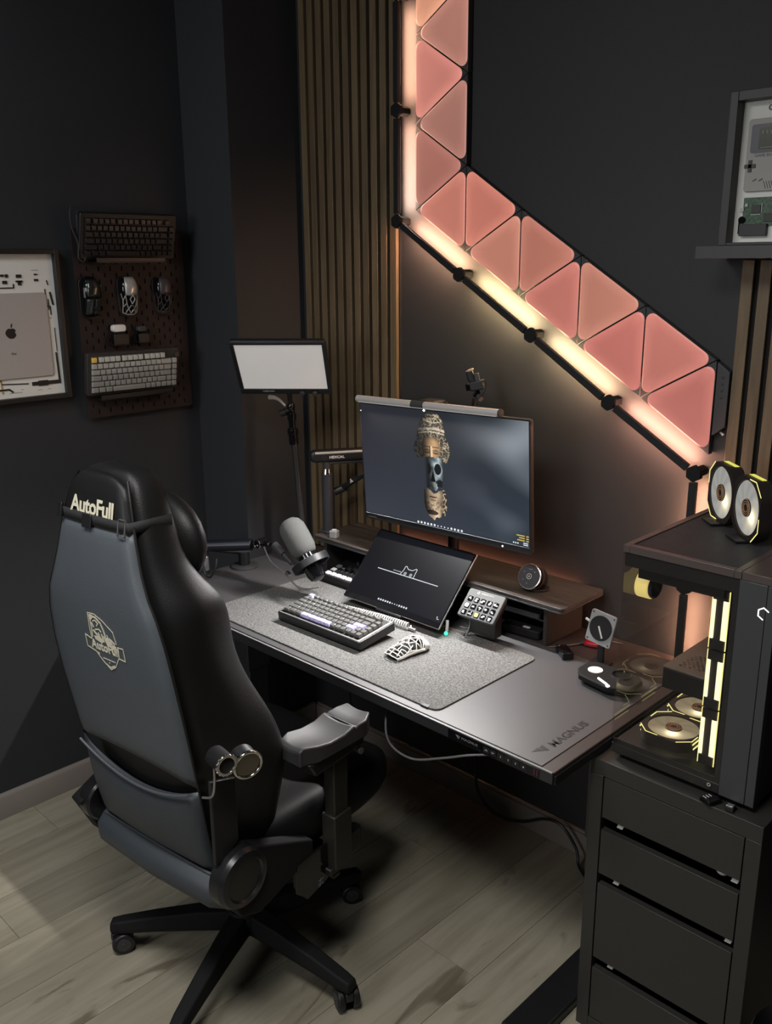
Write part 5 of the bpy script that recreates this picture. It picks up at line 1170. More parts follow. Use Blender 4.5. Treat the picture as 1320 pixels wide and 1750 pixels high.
# ================================================================ CABINET
CX0, CX1, CY0, CY1, CT = -0.902, -0.529, 1.550, 2.074, -1.033
t = thing('drawer_cabinet', 'dark grey cabinet with four open-topped drawers under the computer', 'cabinet', (-0.716, 1.81, FZ))
bu(MB().box2((CX0, CY0, CT-0.036), (CX1, CY1, CT)), 'top_panel', M['cabinet'], t, bevel=0.001)
for a_, b_ in ((CX0, CX0+0.031), (CX1-0.031, CX1)): bu(MB().box2((a_, CY0, FZ+0.0), (b_, CY1, CT-0.0362)), 'side_panel', M['cabinet'], t, bevel=0.001)
bu(MB().box2((CX0+0.031, CY0, FZ), (CX1-0.031, CY0+0.02, FZ+0.035)), 'plinth', M['cabinet'], t, bevel=0.001)
bu(MB().box2((CX0+0.031, CY1-0.008, FZ), (CX1-0.031, CY1, CT-0.036)), 'rear_panel', M['black'], t)
white_tip = mat('rail_white', (0.55, 0.55, 0.52), 0.5)
for k, (za, zb) in enumerate(((-1.168, -1.071), (-1.309, -1.199), (-1.531, -1.336), (-1.697, -1.560))):
    d_ = bu(MB().box2((CX0+0.0335, CY0+0.0008, za), (CX1-0.0335, CY0+0.017, zb)), 'drawer_front', M['cabinet'], t, bevel=0.0008)
    g = MB().box2((CX0+0.044, CY0+0.0172, za-0.0), (CX0+0.056, CY1-0.03, zb-0.03)).box2((CX1-0.056, CY0+0.0172, za), (CX1-0.044, CY1-0.03, zb-0.03)).box2((CX0+0.056, CY0+0.0172, za+0.002), (CX1-0.056, CY1-0.03, za+0.008))
    g.build('drawer_box', M['black'], d_)
    if k < 3:
        for x_ in (CX0+0.075, CX1-0.045): MB().prism([(-0.009, -0.006), (0.005, -0.006), (0.009, 0.006), (-0.005, 0.006)], 0.012, XZ(x_, CY0+0.020, za-0.0085)).build('rail_tip', white_tip, d_, bevel=0.001)
# drawer contents peeking through the gaps
o = MB().tube([(-0.815, CY0+0.03, -1.541), (-0.78, CY0+0.04, -1.543), (-0.74, CY0+0.045, -1.545), (-0.70, CY0+0.04, -1.5475), (-0.678, CY0+0.03, -1.545)], lambda f: 0.0055-0.0035*f, 8, smooth=5).build('white_cable', M['white'], None)
world(o); tag(o, 'white cable lying in the lowest visible drawer gap', 'cable')
o = MB().ell((-0.610, CY0+0.035, -1.186), (0.013, 0.012, 0.010)).build('white_earpiece', M['white'], None); world(o); tag(o, 'small white rounded item in the top drawer gap', 'small item')
for k, (x_, v) in enumerate(((-0.792, 0.45), (-0.768, 0.5), (-0.72, 0.35), (-0.705, 0.3))):
    o = MB().prism(rrect(0.016, 0.012, 0.003), 0.02, XZ(x_, CY0+0.045, -1.318+0.001*k)).build('small_parcel', mat('parcel_%d' % k, (v, v*(0.9 if k < 2 else 0.72), v*(0.85 if k < 2 else 0.62)), 0.6), None, bevel=0.002); world(o)
    tag(o, ['pale item in the second drawer gap, leftmost of the four', 'pale item in the second drawer gap, second from left', 'tan item in the second drawer gap, third from left', 'tan item in the second drawer gap, fourth from left'][k], 'small item', 'small things in the second drawer gap')

# ================================================================ FANS
def fan_disc(name, root, fm, r, warm, phase, hot=1.0):
    vs = []; cols = []; nr, na = 10, 48
    for i in range(nr+1):
        rr_ = r*(0.30+0.70*i/nr)
        for j in range(na):
            a_ = 2*PI*j/na; x_, y_ = rr_*math.cos(a_), rr_*math.sin(a_)
            vs.append(tuple(fm @ Vector((x_, y_, 0.0012*(1-i/nr)))))
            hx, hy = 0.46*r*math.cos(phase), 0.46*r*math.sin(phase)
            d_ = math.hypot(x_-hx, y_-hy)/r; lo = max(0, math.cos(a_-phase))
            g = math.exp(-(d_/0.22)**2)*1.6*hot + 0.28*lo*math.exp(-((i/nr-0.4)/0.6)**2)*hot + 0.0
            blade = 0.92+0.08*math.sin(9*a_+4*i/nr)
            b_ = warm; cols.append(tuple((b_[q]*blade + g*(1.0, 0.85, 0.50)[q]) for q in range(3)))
    fs = [(i*na+j, i*na+(j+1) % na, (i+1)*na+(j+1) % na, (i+1)*na+j) for i in range(nr) for j in range(na)]
    o = color_mesh(name, vs, fs, cols, M['fanlit'], root); return o
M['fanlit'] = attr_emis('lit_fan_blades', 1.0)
M['fanframe'] = mat('fan_frame_brown_black', (0.018, 0.014, 0.013), 0.4)
def fan(root, m4, s=0.120, th=0.025, warm=(0.20, 0.19, 0.17), phase=-0.5, hot=1.0, edges=(0, 1, 2, 3), rel=None):
    """square fan in the local xy plane of m4, face towards +z; back at z = -th"""
    h = s/2-0.0006; c = s*0.20
    oct_ = [(h-c, h), (-h+c, h), (-h, h-c), (-h, -h+c), (-h+c, -h), (h-c, -h), (h, -h+c), (h, h-c)]
    n = 40; r = s*0.455
    mb = MB(); outer = []; 
    for j in range(n):
        a_ = 2*PI*j/n; dx, dy = math.cos(a_), math.sin(a_)
        f = min([h/abs(dx) if abs(dx) > 1e-6 else 9, h/abs(dy) if abs(dy) > 1e-6 else 9, (2*h-c)/(abs(dx)+abs(dy))]); outer.append((dx*f, dy*f))
    vs = []
    for z_ in (0, -th):
        vs += [m4 @ Vector((x_, y_, z_)) for x_, y_ in outer] + [m4 @ Vector((r*math.cos(2*PI*j/n), r*math.sin(2*PI*j/n), z_)) for j in range(n)]
    fs = []
    for j in range(n):
        k = (j+1) % n
        fs += [(j, k, n+k, n+j), (2*n+j, 3*n+j, 3*n+k, 2*n+k), (j, 2*n+j, 2*n+k, k), (n+j, n+k, 3*n+k, 3*n+j)]
    mb._add(vs, fs); fr2 = rel(mb, 'fan_frame', M['fanframe'], root)
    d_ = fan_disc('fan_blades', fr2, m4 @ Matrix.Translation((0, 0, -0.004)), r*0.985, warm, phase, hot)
    MB().lathe([(s*0.15, -0.012), (s*0.15, -0.001), (s*0.14, 0.0)], m4, 28).build('hub', M['fanframe'], fr2)
    g = MB()
    for q in range(3): g.ring(m4 @ Matrix.Translation((0, 0, 0.0001)), s*(0.145-0.035*q), s*(0.136-0.035*q), 0.0006, 28)
    g.build('hub_rings', mat('hub_copper', (0.30, 0.16, 0.09), 0.35, 0.4, emit=(0.5, 0.3, 0.15), estr=0.25), fr2)['kind'] = 'stuff'
    g = MB()
    for e in edges:
        i0 = {0: 7, 1: 1, 2: 3, 3: 5}[e]
        a_, b_ = oct_[i0 % 8], oct_[(i0+1) % 8]
        k = 0.985; nx_ = oct_[(i0+2) % 8]; e_ = (b_[0]*0.62+nx_[0]*0.38, b_[1]*0.62+nx_[1]*0.38)
        g.ribbon([(a_[0]*k, a_[1]*k), (b_[0]*k, b_[1]*k), (e_[0]*k, e_[1]*k)], 0.0020, 0.0006, m4 @ Matrix.Translation((0, 0, 0.0002)))
    if edges: g.build('corner_light_strips', M['yled'], fr2)
    return fr2

# ================================================================ COMPUTER CASE
GX0, GX1, GY0, GY1, GB, GT = -0.873, -0.562, 1.575, 2.030, -1.0325, -0.553
t = thing('computer_case', 'black computer case with glass sides and yellow-lit fans, on the cabinet', 'computer case', (-0.717, 1.80, GB))
pc = t
RL = lambda mb, name, m, root, **k: bu(mb, name, m, root, **k)
bu(MB().box2((GX0, GY0+0.004, GB+0.012), (GX1, GY1, GB+0.034)), 'floor_panel', M['black'], t, bevel=0.002)
for x_ in (GX0+0.03, GX1-0.05):
    for y_ in (GY0+0.03, GY1-0.05): bu(MB().box2((x_, y_, GB+0.0002), (x_+0.03, y_+0.03, GB+0.012)), 'foot', M['black'], t, bevel=0.002)
bu(MB().box2((GX0, GY0, GT-0.016), (GX0+0.014, GY1, GT)).box2((-0.644, GY0, GT-0.016), (-0.630, GY1, GT)).box2((GX0+0.014, GY0, GT-0.016), (-0.644, GY0+0.014, GT)).box2((GX0+0.014, GY1-0.02, GT-0.016), (-0.644, GY1, GT)), 'top_frame', mat('satin_top', (0.060, 0.046, 0.042), 0.38), t, bevel=0.001)
mb = MB().box2((GX0+0.014, GY0+0.014, GT-0.008), (-0.644, GY1-0.02, GT-0.0035))
bu(mb, 'top_filter', mat('filter_black', (0.060, 0.048, 0.040), 0.42, bump=0.8, bscale=900), t)
mb = MB()   # woven filter ribs
k = 0; x_ = GX0+0.018
while x_ < -0.646: mb.box2((x_, GY0+0.016, GT-0.0036), (x_+0.0011, GY1-0.022, GT-0.0022)); x_ += 0.0042
y_ = GY0+0.018
while y_ < GY1-0.022: mb.box2((GX0+0.016, y_, GT-0.0034), (-0.646, y_+0.0011, GT-0.0024)); y_ += 0.0042
bu(mb, 'filter_ribs', M['dgrey'], t)['kind'] = 'stuff'
bu(MB().box2((-0.6295, GY0, GT-0.016), (GX1, GY1, GT)), 'right_top_panel', mat('satin_top', (0, 0, 0)), t, bevel=0.001)
bu(MB().box2((-0.632, GY0, GB+0.014), (-0.5805, GY0+0.02, GT-0.0165)), 'front_pillar', mat('graphite_panel', (0.036, 0.038, 0.040), 0.45), t, bevel=0.001)
bu(MB().box2((-0.5797, GY0, GB+0.014), (GX1, GY0+0.02, GT-0.0165)), 'front_pillar_edge', mat('graphite_panel', (0, 0, 0)), t, bevel=0.001)
bu(MB().box2((GX1-0.004, GY0+0.02, GB+0.014), (GX1, GY1, GT-0.0165)), 'right_side_panel', M['black'], t)
bu(MB().box2((GX0+0.004, GY1-0.004, GB+0.034), (GX1-0.004, GY1, GT-0.0165)), 'rear_panel', M['black'], t)
bu(MB().box2((-0.645, GY0+0.022, GB+0.034), (-0.641, GY1-0.005, GT-0.0165)), 'inner_wall', M['black'], t)
M['pcglass'] = glass('smoked_case_glass', (0.94, 0.93, 0.92))
bu(MB().box2((GX0+0.0002, GY0+0.0005, GB+0.016), (-0.6325, GY0+0.0035, GT-0.0165)), 'front_glass', M['pcglass'], t)
bu(MB().box2((GX0, GY0+0.0038, GB+0.016), (GX0+0.003, GY1-0.001, GT-0.0165)), 'side_glass', M['pcglass'], t)
bu(MB().box2((GX0+0.0035, GY0+0.004, GT-0.045), (-0.644, GY0+0.006, GT-0.0165)).box2((-0.644, GY0+0.004, GB+0.034), (-0.6325, GY0+0.006, GT-0.0165)).box2((GX0+0.0035, GY0+0.004, GB+0.034), (-0.644, GY0+0.006, GB+0.046)), 'glass_border', M['black'], t)
bu(MB().box2((GX0+0.020, GY0+0.03, GT-0.075), (-0.67, GY1-0.03, GT-0.04)), 'top_radiator', M['black'], t, bevel=0.002)
rs_ = bu(MB().cyl((-0.866, 1.645, -0.652), (-0.838, 1.645, -0.652), 0.0285, n=32), 'pump_reflection', mat('reflected_yellow_band', (0.4, 0.33, 0.1), 0.4, emit=(0.85, 0.66, 0.22), estr=0.75), t, bevel=0.001)  # yellow reflection in the side glass, built as a solid glowing cylinder
MB().cyl((-0.838, 1.645, -0.652), (-0.829, 1.645, -0.652), 0.026, n=32).build('dark_face', mat('blue_black_gloss', (0.015, 0.018, 0.035), 0.08), rs_, bevel=0.003)
# hexagon power mark straddling the seam
hx = [(0.0105*math.cos(R(60*k+30)), 0.0115*math.sin(R(60*k+30))) for k in range(6)]
mk = MB().ribbon([hx[0], hx[1], hx[2], hx[3], hx[4]][0:5], 0.0021, 0.0005, XZ(-0.5835, GY0-0.0001, -0.6235))
bu(mk, 'power_mark', M['whitled'], t)
bu(MB().ring(XZ(-0.652, GY0-0.0002, GB+0.028), 0.0038, 0.0024, 0.0008, 20), 'screw_ring', M['lgrey'], t)
# column of edge-on fans at the right of the window: each with two light strips and a dark clip
for k in range(3):
    zc = -0.674-0.126*k
    f_ = bu(MB().box2((-0.6930, GY0+0.040, zc-0.0612), (-0.6650, GY0+0.160, zc+0.0612)), 'side_fan', M['fanframe'], t, bevel=0.001)
    def sub(mb, nm, m_): 
        o = mb.build(nm, m_, f_); return o
    sub(MB().box2((-0.6955, GY0+0.036, zc-0.040), (-0.6890, GY0+0.0395, zc+0.040)), 'left_light_strip', M['yledb'])
    sub(MB().box2((-0.6735, GY0+0.036, zc-0.040), (-0.6635, GY0+0.0395, zc+0.040)), 'right_light_strip', M['yledb'])
    sub(MB().box2((-0.6968, GY0+0.0372, zc-0.0610), (-0.6956, GY0+0.0395, zc+0.0610)).box2((-0.6635, GY0+0.0372, zc-0.0610), (-0.6620, GY0+0.0395, zc+0.0610)), 'edge_light', M['yled'])
    for sg in (-1, 1): sub(MB().box2((-0.6940, GY0+0.0352, zc+sg*0.0415-0.0 if sg > 0 else zc-0.0608), (-0.6650, GY0+0.0398, zc+0.0608 if sg > 0 else zc-0.0415)), 'clip', M['black'])
# lying fans in the bottom
for k, (yy, hot) in enumerate(((1.668, 1.3), (1.790, 1.0), (1.912, 0.8))):
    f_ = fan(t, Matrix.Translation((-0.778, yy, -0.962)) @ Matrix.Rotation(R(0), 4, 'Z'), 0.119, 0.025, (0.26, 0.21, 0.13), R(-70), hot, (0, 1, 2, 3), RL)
    mb = MB()
    for sx in (-1, 1):
        mb.box2((-0.778+sx*0.0597-0.0004*0, yy-0.035, -0.970), (-0.778+sx*0.0605, yy+0.035, -0.9665)).box2((-0.778+sx*0.0597, yy-0.030, -0.982), (-0.778+sx*0.0605, yy+0.030, -0.9785))
    mb.build('side_light_strips', M['yled'], f_)
# graphics card, memory, pump, board
g = bu(MB().box2((-0.805, GY0+0.075, -0.872), (-0.690, GY0+0.36, -0.826)), 'graphics_card', M['matte'], t, bevel=0.003)
gp = MB().box2((-0.805, GY0+0.075, -0.8258), (-0.690, GY0+0.36, -0.822)); gp.build('backplate', mat('backplate_grey', (0.10, 0.085, 0.07), 0.4), g, bevel=0.0008)
mb = MB()
for i in range(9):
    for j in range(5):
        mb.prism([(0.0036*math.cos(R(60*q))*1.0-0.778+0.0105*j+(0.005 if i % 2 else 0), 0.0022*math.sin(R(60*q))+GY0+0.10+0.0085*i) for q in range(6)], 0.0007, Matrix.Translation((0, 0, -0.8218)))
mb.build('vent_holes', M['gloss'], g)['kind'] = 'stuff'
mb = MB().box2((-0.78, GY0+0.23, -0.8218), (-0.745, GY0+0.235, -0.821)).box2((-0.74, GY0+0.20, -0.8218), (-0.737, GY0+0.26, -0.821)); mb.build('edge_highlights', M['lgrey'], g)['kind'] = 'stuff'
bu(MB().box2((-0.660, GY0+0.17, -0.93), (-0.656, GY0+0.42, -0.62)), 'motherboard', mat('board_black', (0.02, 0.018, 0.016), 0.4, nscale=120, namt=0.7), t)
bu(MB().cyl((-0.660, 1.86, -0.68), (-0.700, 1.86, -0.68), 0.034, n=32), 'pump_body', M['gloss'], t, bevel=0.001)
bu(MB().ring(frame((-0.694, 1.86, -0.68), (0, 1, 0), (0, 0, -1)), 0.0385, 0.0345, 0.022, 36), 'pump_light_ring', M['yled'], t)
for k in range(4):
    m_ = bu(MB().box2((-0.690, 1.78-0.009*k, -0.755), (-0.656, 1.784-0.009*k, -0.625)), 'memory_stick', M['black'], t)
    MB().box2((-0.6935, 1.7795-0.009*k, -0.755), (-0.6905, 1.7845-0.009*k, -0.625)).build('light_strip', M['yledb'], m_)
bu(MB().tube([(-0.70, 1.84, -0.70), (-0.76, 1.83, -0.74), (-0.80, 1.86, -0.70), (-0.80, 1.90, -0.64)], 0.006, 10, smooth=6), 'coolant_hose', M['black'], t)
bu(MB().tube([(-0.66, GY0+0.12, -0.90), (-0.70, GY0+0.15, -0.93), (-0.73, GY0+0.28, -0.925), (-0.69, GY0+0.36, -0.91)], 0.007, 8, smooth=6), 'power_wires', M['matte'], t)

# small fan pair standing on the case
u_ = Vector((0.738, -0.675, 0)); nrm = Vector((-0.675, -0.738, 0))
cA = Vector((-0.852, 1.895, 0)) + u_*0.0625; cB = cA + u_*0.125
t = thing('fan_pair', 'two lit case fans joined side by side, standing on top of the computer case', 'case fans', (-0.76, 1.81, GT+0.0004))
for k, c_ in enumerate((cA, cB)):
    m4 = frame((c_.x, c_.y, GT+0.0668), tuple(u_), (0, 0, 1))
    if Vector((m4[0][2], m4[1][2], m4[2][2])).dot(nrm) < 0: m4 = frame((c_.x, c_.y, GT+0.0668), tuple(-u_), (0, 0, 1)); flip = True
    else: flip = False
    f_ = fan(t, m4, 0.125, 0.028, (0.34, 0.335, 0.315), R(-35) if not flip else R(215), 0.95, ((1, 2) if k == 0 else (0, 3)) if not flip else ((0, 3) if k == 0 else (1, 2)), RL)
    mb = MB(); mb.prism([(-0.030, 0.0628), (0.030, 0.0628), (0.026, 0.0636), (-0.026, 0.0636)], 0.010, m4 @ Matrix.Translation((0, 0, -0.024)))
    mb.build('top_light_strip', M['yedge'], f_)
bu(MB().box((cA.x, cA.y, GT+0.0022), (0.05, 0.05, 0.0036), Matrix.Rotation(math.atan2(u_.y, u_.x), 3, 'Z')).box((cB.x, cB.y, GT+0.0022), (0.05, 0.05, 0.0036), Matrix.Rotation(math.atan2(u_.y, u_.x), 3, 'Z')), 'stand', M['black'], t)
t = thing('black_box', 'glossy black box with a thin pale outline, beside the small fans at the right edge', 'box', (-0.60, 1.70, GT+0.0004), R(-42))
MB().box((0.0, 0.03, 0.056), (0.090, 0.060, 0.112)).build('body', M['gloss'], t, bevel=0.003)
MB().box2((-0.0445, -0.0006, 0.006), (-0.0430, 0.0, 0.106)).box2((-0.0430, -0.0006, 0.1045), (0.043, 0.0, 0.106)).build('outline_trim', M['lgrey'], t)
t = thing('usb_dongle', 'black adapter with small white print sticking out at the foot of the case', 'usb adapter', (-0.640, 1.562, CT+0.0003), R(-20))
MB().box((0, 0, 0.006), (0.026, 0.034, 0.009)).build('body', M['gloss'], t, bevel=0.0012)
mb = MB()
for k in range(3): mb.box((-0.006, -0.010+0.007*k, 0.0108), (0.009, 0.0022, 0.0004))
mb.build('white_print', M['lgrey'], t)['kind'] = 'stuff'
t = thing('usb_dongle', 'tiny silver-topped dongle beside the black adapter at the foot of the case', 'usb adapter', (-0.600, 1.563, CT+0.0003), R(5))
MB().box((0, 0, 0.006), (0.016, 0.018, 0.010)).build('body', M['black'], t, bevel=0.001)
MB().box((0, -0.002, 0.0118), (0.013, 0.010, 0.001)).build('silver_cap', M['chrome'], t, bevel=0.0003)
# round bin in the right-hand dark
t = thing('waste_bin', 'dark grey rounded bin at the right edge beside the cabinet', 'bin', (-0.395, 1.55, FZ+0.0003))
MB().lathe([(0.085, 0), (0.098, 0.02), (0.110, 0.28), (0.106, 0.29), (0.092, 0.03), (0.0, 0.025)], Matrix(), 36, cap=False).build('shell', M['dgrey'], t)

# ================================================================ CABLES UNDER THE DESK
def cable(name, label, pts, r, m_, sm=6):
    o = MB().tube(pts, r, 8, smooth=sm).build(name, m_, None); world(o); tag(o, label, 'cable')
cable('floor_cable', 'black cord falling from the desk to the floor by the baseboard', [(-1.60, 2.03, -1.099), (-1.613, 2.05, -1.35), (-1.613, 2.055, -1.618), (-1.585, 2.055, -1.685), (-1.52, 2.05, -1.710), (-1.43, 2.05, -1.693), (-1.345, 2.05, -1.643), (-1.28, 2.05, -1.635), (-1.225, 2.05, -1.69), (-1.20, 2.03, -1.728), (-1.12, 1.98, -1.730)], 0.0045, M['black'])
cable('hanging_cord', 'grey cord drooping below the front rail of the desk', [(-1.42, 1.50, -1.028), (-1.41, 1.44, -1.06), (-1.35, 1.38, -1.10), (-1.25, 1.35, -1.095), (-1.16, 1.355, -1.06), (-1.10, 1.37, -1.035), (-1.06, 1.40, -1.03)], 0.0026, mat('dull_grey_cord', (0.09, 0.09, 0.088), 0.5))
cable('hanging_cord', 'short thin cord hanging under the desk above the armrest', [(-1.75, 1.60, -1.075), (-1.70, 1.58, -1.12), (-1.66, 1.55, -1.17), (-1.62, 1.53, -1.20)], 0.0028, M['mgrey'])

# ================================================================ GAMING CHAIR (local: x right, y forward, z up from the floor)
ch = thing('gaming_chair', 'large high-backed racing chair in black and slate leather seen from behind', 'chair', (-1.647, 1.153, FZ), R(6))
#      z     yb     hb     hm     ym     hf     yf     yc
SEC = [(0.365, -0.175, 0.150, 0.170, -0.145, 0.150, -0.105, -0.115),
       (0.400, -0.215, 0.185, 0.195, -0.160, 0.180, -0.085, -0.115),
       (0.480, -0.240, 0.195, 0.215, -0.165, 0.205, -0.070, -0.125),
       (0.600, -0.262, 0.200, 0.228, -0.160, 0.228, -0.055, -0.150),
       (0.700, -0.277, 0.202, 0.250, -0.155, 0.253, -0.055, -0.165),
       (0.790, -0.292, 0.205, 0.232, -0.165, 0.232, -0.075, -0.180),
       (0.870, -0.306, 0.206, 0.209, -0.195, 0.182, -0.105, -0.200),
       (0.950, -0.318, 0.203, 0.206, -0.225, 0.164, -0.125, -0.218),
       (1.020, -0.326, 0.195, 0.200, -0.240, 0.180, -0.140, -0.228),
       (1.075, -0.330, 0.180, 0.206, -0.248, 0.182, -0.155, -0.236),
       (1.115, -0.330, 0.158, 0.180, -0.262, 0.160, -0.190, -0.240),
       (1.160, -0.327, 0.140, 0.150, -0.272, 0.138, -0.215, -0.244),
       (1.230, -0.320, 0.120, 0.127, -0.270, 0.118, -0.220, -0.242),
       (1.300, -0.308, 0.098, 0.104, -0.265, 0.095, -0.224, -0.238),
       (1.335, -0.296, 0.078, 0.082, -0.262, 0.075, -0.232, -0.240),
       (1.348, -0.282, 0.050, 0.052, -0.262, 0.046, -0.244, -0.248)]
rings = []
for z_, yb_, hb, hm, ym, hf, yf, yc in SEC:
    r_ = [(-hb*0.5, yb_), (0, yb_-0.004), (hb*0.5, yb_), (hb, yb_+0.004), (hm, ym-0.01), (hm, ym+0.02), (hf, yf), (hf*0.80, yf+0.002), (hf*0.55, (yf+yc)/2-0.005), (hf*0.3, yc), (0, yc-0.004)]
    left = [(-x_, y_) for x_, y_ in r_[3:10]][::-1]
    rings.append([(x_, y_, z_) for x_, y_ in r_+left])
MB().loft(rings).build('backrest', M['leather'], ch, sub=2)
def secat(z_):
    for a_, b_ in zip(SEC[:-1], SEC[1:]):
        if a_[0] <= z_ <= b_[0]:
            f = (z_-a_[0])/(b_[0]-a_[0]); f2 = f; return [a_[k]+(b_[k]-a_[k])*f2 for k in range(8)]
    return SEC[-1]
def backpt(u, z_, lift):
    s_ = secat(z_); return Vector((u*s_[2], s_[1]-0.004-lift*(1-0.0*abs(u))-0.004*(1-u*u), z_))
def back_panel(name, m_, z0, z1, lift, n, wscale=1.0, bot=None, top=None, th=0.006, bulge=0.0):
    nu = 15; vs = []
    for j in range(n+1):
        for i in range(nu):
            u = (-1+2*i/(nu-1)); za = z0+(bot(u) if bot else 0); zb = z1+(top(u) if top else 0); z_ = za+(zb-za)*j/n
            e = min(1, (1-abs(u))*9)**0.5; ed = min(1, min(j, n-j)*0.7+0.15) ; p = backpt(u*wscale, z_, lift*(0.1+0.9*e)*(0.25+0.75*ed) + bulge*math.sin(PI*j/n)*(1-u*u))
            vs.append(p)
    mb = MB(); mb._add(vs, [(j*nu+i, j*nu+i+1, (j+1)*nu+i+1, (j+1)*nu+i) for j in range(n) for i in range(nu-1)])
    return mb.build(name, m_, ch, solid=th, angle=70)
back_panel('head_panel', M['leather'], 1.240, 1.338, 0.009, 12, 0.97, top=lambda u: -0.022*u**4, bot=lambda u: 0.0)
back_panel('back_panel', M['leather_b'], 0.700, 1.2385, 0.010, 26, 0.985, bot=lambda u: 0.012*(1-u*u))
M['leather_c'] = mat('dark_slate_leather', (0.034, 0.040, 0.047), 0.5, bump=0.2, bscale=350, nscale=4, namt=0.08)
pk = back_panel('lumbar_pocket', M['leather_c'], 0.475, 0.690, 0.014, 12, 1.0, top=lambda u: -0.052*(1-u*u)-0.0, bulge=0.012)
MB().tube([backpt(u/10, 0.692-0.052*(1-(u/10)**2), 0.020) for u in [q_*0.94 for q_ in range(-10, 11)]], 0.0032, 8).build('piping', mat('pocket_piping', (0.07, 0.075, 0.085), 0.45), pk)
MB().tube([backpt(u/10*0.985, 0.470, 0.012) for u in range(-10, 11)], 0.003, 8).build('piping', mat('pocket_piping', (0, 0, 0)), pk)
MB().tube([(-0.196, -0.222, 0.425), (-0.185, -0.232, 0.425), (0, -0.240, 0.425), (0.185, -0.232, 0.425), (0.196, -0.222, 0.425)], 0.046, 16).build('lower_roll', M['leather_c'], ch, bevel=0.012)
# seams down both edges of the plate
mb = MB()
for s_ in (-1, 1): mb.tube([backpt(s_*1.0, 0.46+0.87*k/40, 0.002) for k in range(41)], 0.0028, 6)
mb.build('edge_piping', M['leather'], ch)
# lettering and crest, printed on the panels
def onback(x_, z_, w_=0):
    p = backpt(x_/secat(z_)[2], z_, 0.0135); p2 = backpt(x_/secat(z_)[2], z_+0.02, 0.0135); p3 = backpt((x_+0.01)/secat(z_)[2], z_, 0.0135)
    return frame(tuple(p), (p3-p), (p2-p))
text('head_lettering', 'AutoFull', 0.046, onback(0.0, 1.272), M['cream'], ch, xs=0.93, bold=0.0012, spacing=0.95)
cm = onback(0.012, 0.994)
def cr(pts, w_=0.0022, closed=False, mb=None): return mb.ribbon([(x_*0.062, y_*0.062) for x_, y_ in pts], w_, 0.0005, cm, closed)
mb = MB()
cr([(-0.62, 0.92), (-0.25, 0.95), (0.15, 0.80), (0.62, 0.50), (0.70, 0.10)], mb=mb); cr([(-0.62, 0.92), (-0.68, 0.30), (-0.66, -0.05)], mb=mb)
cr([(-1.02, 0.02), (-1.02, -0.42), (-0.60, -0.50), (-0.40, -0.56)], mb=mb); cr([(-1.02, 0.02), (-0.70, -0.06)], mb=mb)
cr([(0.72, -0.02), (1.02, 0.0), (1.02, -0.46), (0.70, -0.44)], mb=mb)
cr([(-0.55, -0.52), (-0.25, -0.80), (0.10, -1.02), (0.40, -0.84), (0.66, -0.46)], mb=mb)
mb.build('crest_outline', M['cream'], ch)
mb = MB()     # the roaring animal head of the crest, in simple strokes
for pts, wd in (([(-0.50, 0.85), (-0.20, 0.82), (0.02, 0.66), (0.10, 0.45)], 0.0045), ([(-0.55, 0.80), (-0.56, 0.40), (-0.60, 0.05)], 0.0035), ([(-0.42, 0.66), (-0.28, 0.72), (-0.15, 0.62), (-0.24, 0.52)], 0.0028),
                ([(0.10, 0.45), (0.16, 0.20), (0.34, 0.02)], 0.0050), ([(-0.36, 0.36), (-0.16, 0.42), (-0.05, 0.34)], 0.0030), ([(-0.48, 0.30), (-0.30, 0.16), (-0.38, 0.02)], 0.0045), ([(-0.22, 0.26), (-0.14, 0.02)], 0.0040), ([(-0.05, 0.26), (0.02, 0.0)], 0.0040),
                ([(0.05, 0.20), (0.18, -0.06)], 0.0040), ([(0.34, 0.20), (0.45, 0.00), (0.62, -0.06)], 0.0050), ([(0.42, 0.18), (0.60, 0.06)], 0.0040), ([(-0.50, 0.58), (-0.44, 0.44)], 0.0040), ([(0.26, 0.30), (0.30, 0.12)], 0.0030)):
    mb.ribbon([(x_*0.062, y_*0.062) for x_, y_ in pts], wd, 0.0005, cm)
for pl in ([(-0.50, 0.10), (-0.20, 0.16), (0.02, 0.02), (-0.12, -0.10), (-0.45, -0.02)], [(0.12, 0.18), (0.30, 0.04), (0.55, 0.02), (0.66, -0.14), (0.40, -0.18), (0.18, -0.04)], [(-0.60, 0.86), (-0.40, 0.90), (-0.38, 0.78), (-0.56, 0.62)]):
    mb.prism([(x_*0.062, y_*0.062) for x_, y_ in pl], 0.00045, cm)
mb.build('crest_animal', M['cream'], ch)
text('crest_lettering', 'AutoFull', 0.0285, cm @ Matrix.Translation((0.0, -0.0155, 0)), M['cream'], ch, xs=0.95, bold=0.0006)
mb = MB(); cr([(-0.22, -0.66), (0.42, -0.66)], 0.0016, mb=mb); cr([(-0.10, -0.88), (0.10, -0.95), (0.34, -0.82)], 0.0035, mb=mb); mb.prism([(0.005+0.0016*math.cos(R(60*k)), -0.0475+0.0016*math.sin(R(60*k))) for k in range(6)], 0.0005, cm)
mb.build('crest_lower_marks', M['cream'], ch)
